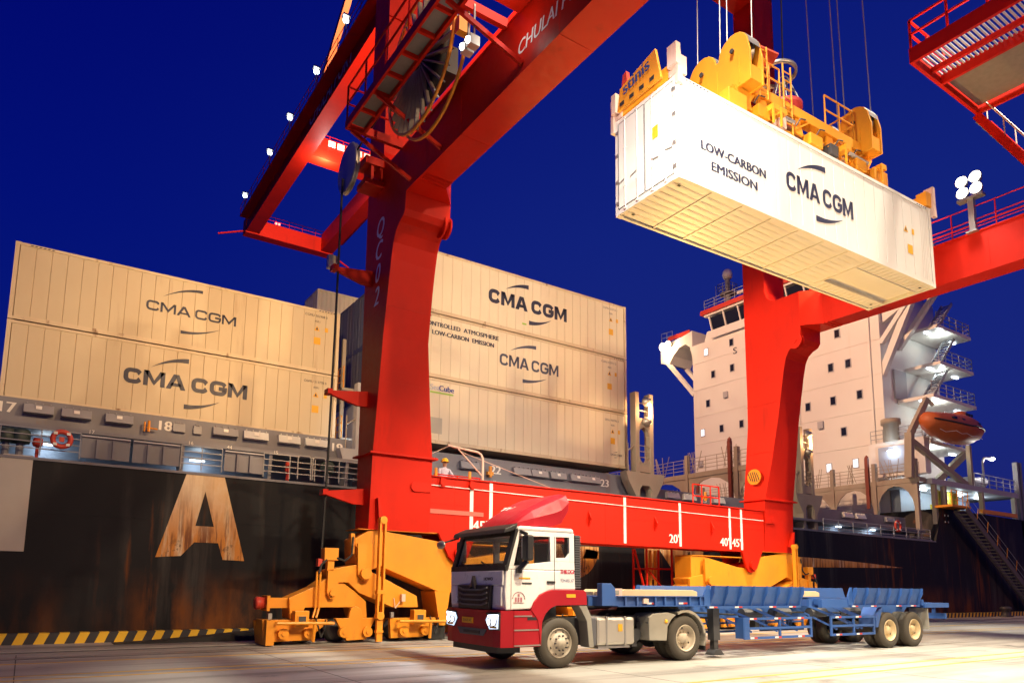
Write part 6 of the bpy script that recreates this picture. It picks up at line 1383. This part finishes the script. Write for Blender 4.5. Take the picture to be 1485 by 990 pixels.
def comb(u0, u1, n, far=False):
    Y = (lambda y: y) if not far else (lambda y: 2.5-y)
    c_ = X_(MB().prism([(Y(.05), 1.26), (Y(.09), 1.26), (Y(-.06), 1.75), (Y(-.10), 1.75)], 'x', u0+.1, u1), 'guide_comb', BLUE)
    X_(MB().box(u0, u1, Y(-.02), Y(.06), 1.20, 1.258), 'comb_base', BLUE, c_)
    for k in range(n+1):
        u = u0+.12+(u1-u0-.14)*k/n; X_(MB().prism([(Y(-.01), 1.26), (Y(.05), 1.26), (Y(-.10), 1.755), (Y(-.16), 1.755), (Y(-.15), 1.58), (Y(-.06), 1.42)], 'x', u-.012, u+.012), 'comb_fin', BLUE, c_)
    X_(MB().prism([(u0-.12,1.26),(u0+.1,1.26),(u0+.1,1.76),(u0+.02,1.76),(u0-.12,1.52)], 'y', Y(-.02), Y(.02)), 'comb_end_plate', BLUE, c_)
    for u in (u0+.2, u0+1.1, u0+2.4, u1-.35):
        X_(MB().box(u, u+.13, Y(-.03), Y(-.022), 1.215, 1.25), 'red_reflector', SRED, c_); X_(MB().box(u-.14, u-.002, Y(-.03), Y(-.022), 1.215, 1.25), 'white_reflector', WPAINT, c_)
comb(4.4, 7.95, 7); comb(4.4, 7.95, 7, True); comb(10.2, 13.75, 6); comb(10.2, 13.75, 6, True)
X_(MB().box(8.9, 10.2, .0, .12, 1.2, 1.42), 'side_rail', BLUE); X_(MB().box(8.9, 10.2, 2.38, 2.5, 1.2, 1.42), 'side_rail', BLUE)
# side guards
def guardrail(u0, u1, far):
    Y = (lambda y: y) if not far else (lambda y: 2.5-y)
    g = MB()
    for z in (.42, .66, .90): g.box(u0, u1, Y(.03), Y(.08), z, z+.06)
    for u in (u0, (u0+u1)/2, u1-.06): g.box(u, u+.06, Y(.031), Y(.079), .48, .90)
    for u in (u0+.3, u0+1.3, u1-.6): g.bar((u, Y(.1), .93), (u-.65, Y(.5), 1.24), .06).bar((u, Y(.06), .60), (u-1.0, Y(.8), 1.22), .05)
    gd = X_(g, 'side_guard', BLUE)
    for z in (.43, .91):
        u = u0+.35
        while u < u1-.3:
            X_(MB().box(u, u+.12, Y(.022), Y(.029), z, z+.045), 'red_reflector', SRED, gd); X_(MB().box(u-.14, u-.002, Y(.022), Y(.029), z, z+.045), 'white_reflector', WPAINT, gd); u += .95
for far in (False, True): guardrail(5.75, 8.47, far); guardrail(9.31, 11.40, far)
X_(MB().box(5.72, 5.95, .04, .3, .44, .96), 'tool_box', BLUE); X_(MB().prism([(11.42,.9),(11.72,1.2),(11.78,1.2),(11.5,.62),(11.42,.62)], 'y', .0, .55), 'wheel_shield', BLUE)
# landing legs
for v in (.25, 2.05):
    l = X_(MB().box(4.88, 5.10, v, v+.2, .42, 1.22).box(4.92, 5.06, v+.03, v+.17, .14, .42), 'landing_leg', DARKM)
    X_(MB().prism([(4.80,.06),(5.20,.06),(5.06,.20),(4.92,.20)], 'y', v-.04, v+.24), 'leg_foot', DARKM, l)
X_(MB().bar((4.99, .45, .95), (4.99, 2.05, .95), .05), 'leg_shaft', DARKM)
for u in (12.12, 13.44):
    X_(MB().tube((u, .3, .52), (u, 2.2, .52), .09, 10), 'axle', DARKM)
    for v, nr in ((0, True), (.33, True), (2.5, False), (2.17, False)): wheel(u, v, tr, nr, 'rear', RIMY)
    X_(MB().box(u-.5, u+.5, .75, .85, .62, .70).box(u-.5, u+.5, 1.65, 1.75, .62, .70).box(u-.06, u+.06, .75, .85, .7, .92), 'leaf_spring', DARKM)
X_(MB().box(14.1, 15.5, .0, .14, 1.17, 1.31).box(14.1, 15.5, 2.36, 2.5, 1.17, 1.31).box(15.3, 15.5, .14, 2.36, 1.17, 1.31).box(14.1, 14.25, .14, 2.36, 1.17, 1.31), 'rear_bolster', BLUE)
X_(MB().box(15.42, 15.52, .1, 2.4, .80, .98).box(15.4, 15.46, .4, .5, .98, 1.17).box(15.4, 15.46, 2.0, 2.1, .98, 1.17), 'rear_bar', BLUE)
for v in (.2, .45, .7, 1.9, 2.15): X_(MB().tube((15.5, v, .89), (15.56, v, .89), .07, 10), 'tail_lamp', SRED)
X_(MB().box(14.25, 14.29, .02, .6, .5, 1.15).box(14.25, 14.29, 1.9, 2.48, .5, 1.15), 'mud_flap', FENDG)

# ------------------------------------------------------------------ worker on the access platform behind the sill beam
pe = thing('person', 'worker in yellow hard hat and light plaid shirt leaning on the red beam', 'person', (11.80, 21.78, 4.262))
J = {'pel': (0,0,.92,.15), 'waist': (0,-.02,1.08,.14), 'chest': (0,-.06,1.30,.155), 'neckb': (0,-.08,1.46,.075), 'neck': (0,-.09,1.52,.058), 'head': (0,-.11,1.62,.088), 'crown': (0,-.11,1.72,.075),
     'shl': (-.19,-.07,1.42,.062), 'ell': (-.27,-.22,1.17,.045), 'wrl': (-.16,-.42,1.08,.032), 'hal': (-.12,-.50,1.07,.036), 'shr': (.19,-.07,1.42,.062), 'elr': (.29,-.20,1.17,.045), 'wrr': (.24,-.42,1.08,.032), 'har': (.22,-.50,1.07,.036),
     'hil': (-.10,0,.86,.095), 'knl': (-.11,-.03,.48,.065), 'anl': (-.11,.02,.09,.045), 'tol': (-.11,-.13,.04,.04), 'hir': (.10,0,.86,.095), 'knr': (.11,-.01,.48,.065), 'anr': (.11,.04,.09,.045), 'tor': (.11,-.11,.04,.04)}
Ed = [('pel','waist'),('waist','chest'),('chest','neckb'),('neckb','neck'),('neck','head'),('head','crown'),('chest','shl'),('shl','ell'),('ell','wrl'),('wrl','hal'),('chest','shr'),('shr','elr'),('elr','wrr'),('wrr','har'),('pel','hil'),('hil','knl'),('knl','anl'),('anl','tol'),('pel','hir'),('hir','knr'),('knr','anr'),('anr','tor')]
def skin_body(J, Ed, name, parent, assign):
    keys = list(J); me = bpy.data.meshes.new(name); me.from_pydata([J[k][:3] for k in keys], [(keys.index(a), keys.index(b)) for a, b in Ed], [])
    o = bpy.data.objects.new(name, me); COL.objects.link(o); o.modifiers.new('skin', 'SKIN'); sv = me.skin_vertices[0].data
    for i, k in enumerate(keys): sv[i].radius = (J[k][3], J[k][3]); sv[i].use_root = (k == 'pel')
    s = o.modifiers.new('sub', 'SUBSURF'); s.levels = 2; s.render_levels = 2
    dg = bpy.context.evaluated_depsgraph_get(); m2 = bpy.data.meshes.new_from_object(o.evaluated_get(dg)); bpy.data.objects.remove(o)
    m2.materials.clear()
    for mt in assign[0]: m2.materials.append(mt)
    for p in m2.polygons: p.material_index = assign[1](p.center); p.use_smooth = True
    return link(name, m2, parent)
def cloth(c):
    if c.z > 1.50: return 0
    if c.y < -.40: return 0
    return 1 if c.z > .95 else (2 if c.z > .10 else 3)
skin_body(J, Ed, 'body', pe, ([SKIN, SHIRT, TROUS, BLKP], cloth))
M_ = lambda m, n, mat, **k: m.build(n, mat, pe, origin=False, **k)
M_(MB().lathe([(.145,0),(.122,.015),(.12,.06),(.095,.115),(.05,.145),(0,.15)], (0,-.11,1.665), 'z', 20).prism([(-.09,-.21),(.09,-.21),(.06,-.29),(-.06,-.29)], 'z', 1.665, 1.675), 'hard_hat', paint('hard_hat_yellow', (.80, .48, .02), .35), smooth=True)
M_(MB().ball((0,-.205,1.615), .014, .02, .02, n=8, m=6), 'nose', SKIN, smooth=True)
for s in (-1, 1): M_(MB().ball((.032*s,-.192,1.645), .012, .008, .008, n=8, m=6), 'eye', BLKP)
M_(MB().box(-.025, .025, -.196, -.188, 1.570, 1.578), 'mouth', paint('lips', (.30, .12, .09), .5))
for hnd, hx in (('left', -.12), ('right', .22)):
    for k in range(4): M_(MB().path([(hx-.03+k*.02, -.52, 1.075), (hx-.033+k*.022, -.565+.006*abs(k-1.5), 1.075), (hx-.034+k*.023, -.59+.008*abs(k-1.5), 1.055)], .009, 6), 'finger', SKIN)
    M_(MB().path([(hx+(.03 if hx < 0 else -.035), -.50, 1.07), (hx+(.055 if hx < 0 else -.06), -.53, 1.06)], .010, 6), 'thumb', SKIN)

# ------------------------------------------------------------------ light masts of the yard (behind and beside the camera)
for (x, y, z), lab in (((7,-42,42), 'tall yard light mast behind the left crane legs'), ((29,-42,42), 'tall yard light mast behind the right crane legs'), ((75,-40,35), 'unseen yard light mast added to light the lifeboat, farthest along the quay')):
    ms = thing('light_mast', lab, 'light mast', (x, y, 0), 0, 'yard light masts')
    MB().tube((x, y, 0), (x, y, z+1.2), .30, 12, .14).build('mast', STEEL, ms)
    MB().box(x-2.8, x+2.8, y-.15, y+.15, z+1.0, z+1.3).build('crossbar', STEEL, ms)
    for k in range(6):
        MB().box(x-2.6+k*.95, x-2.0+k*.95, y-.3, y+.3, z+.5, z+.98).build('lamp_head', DARKM, ms)
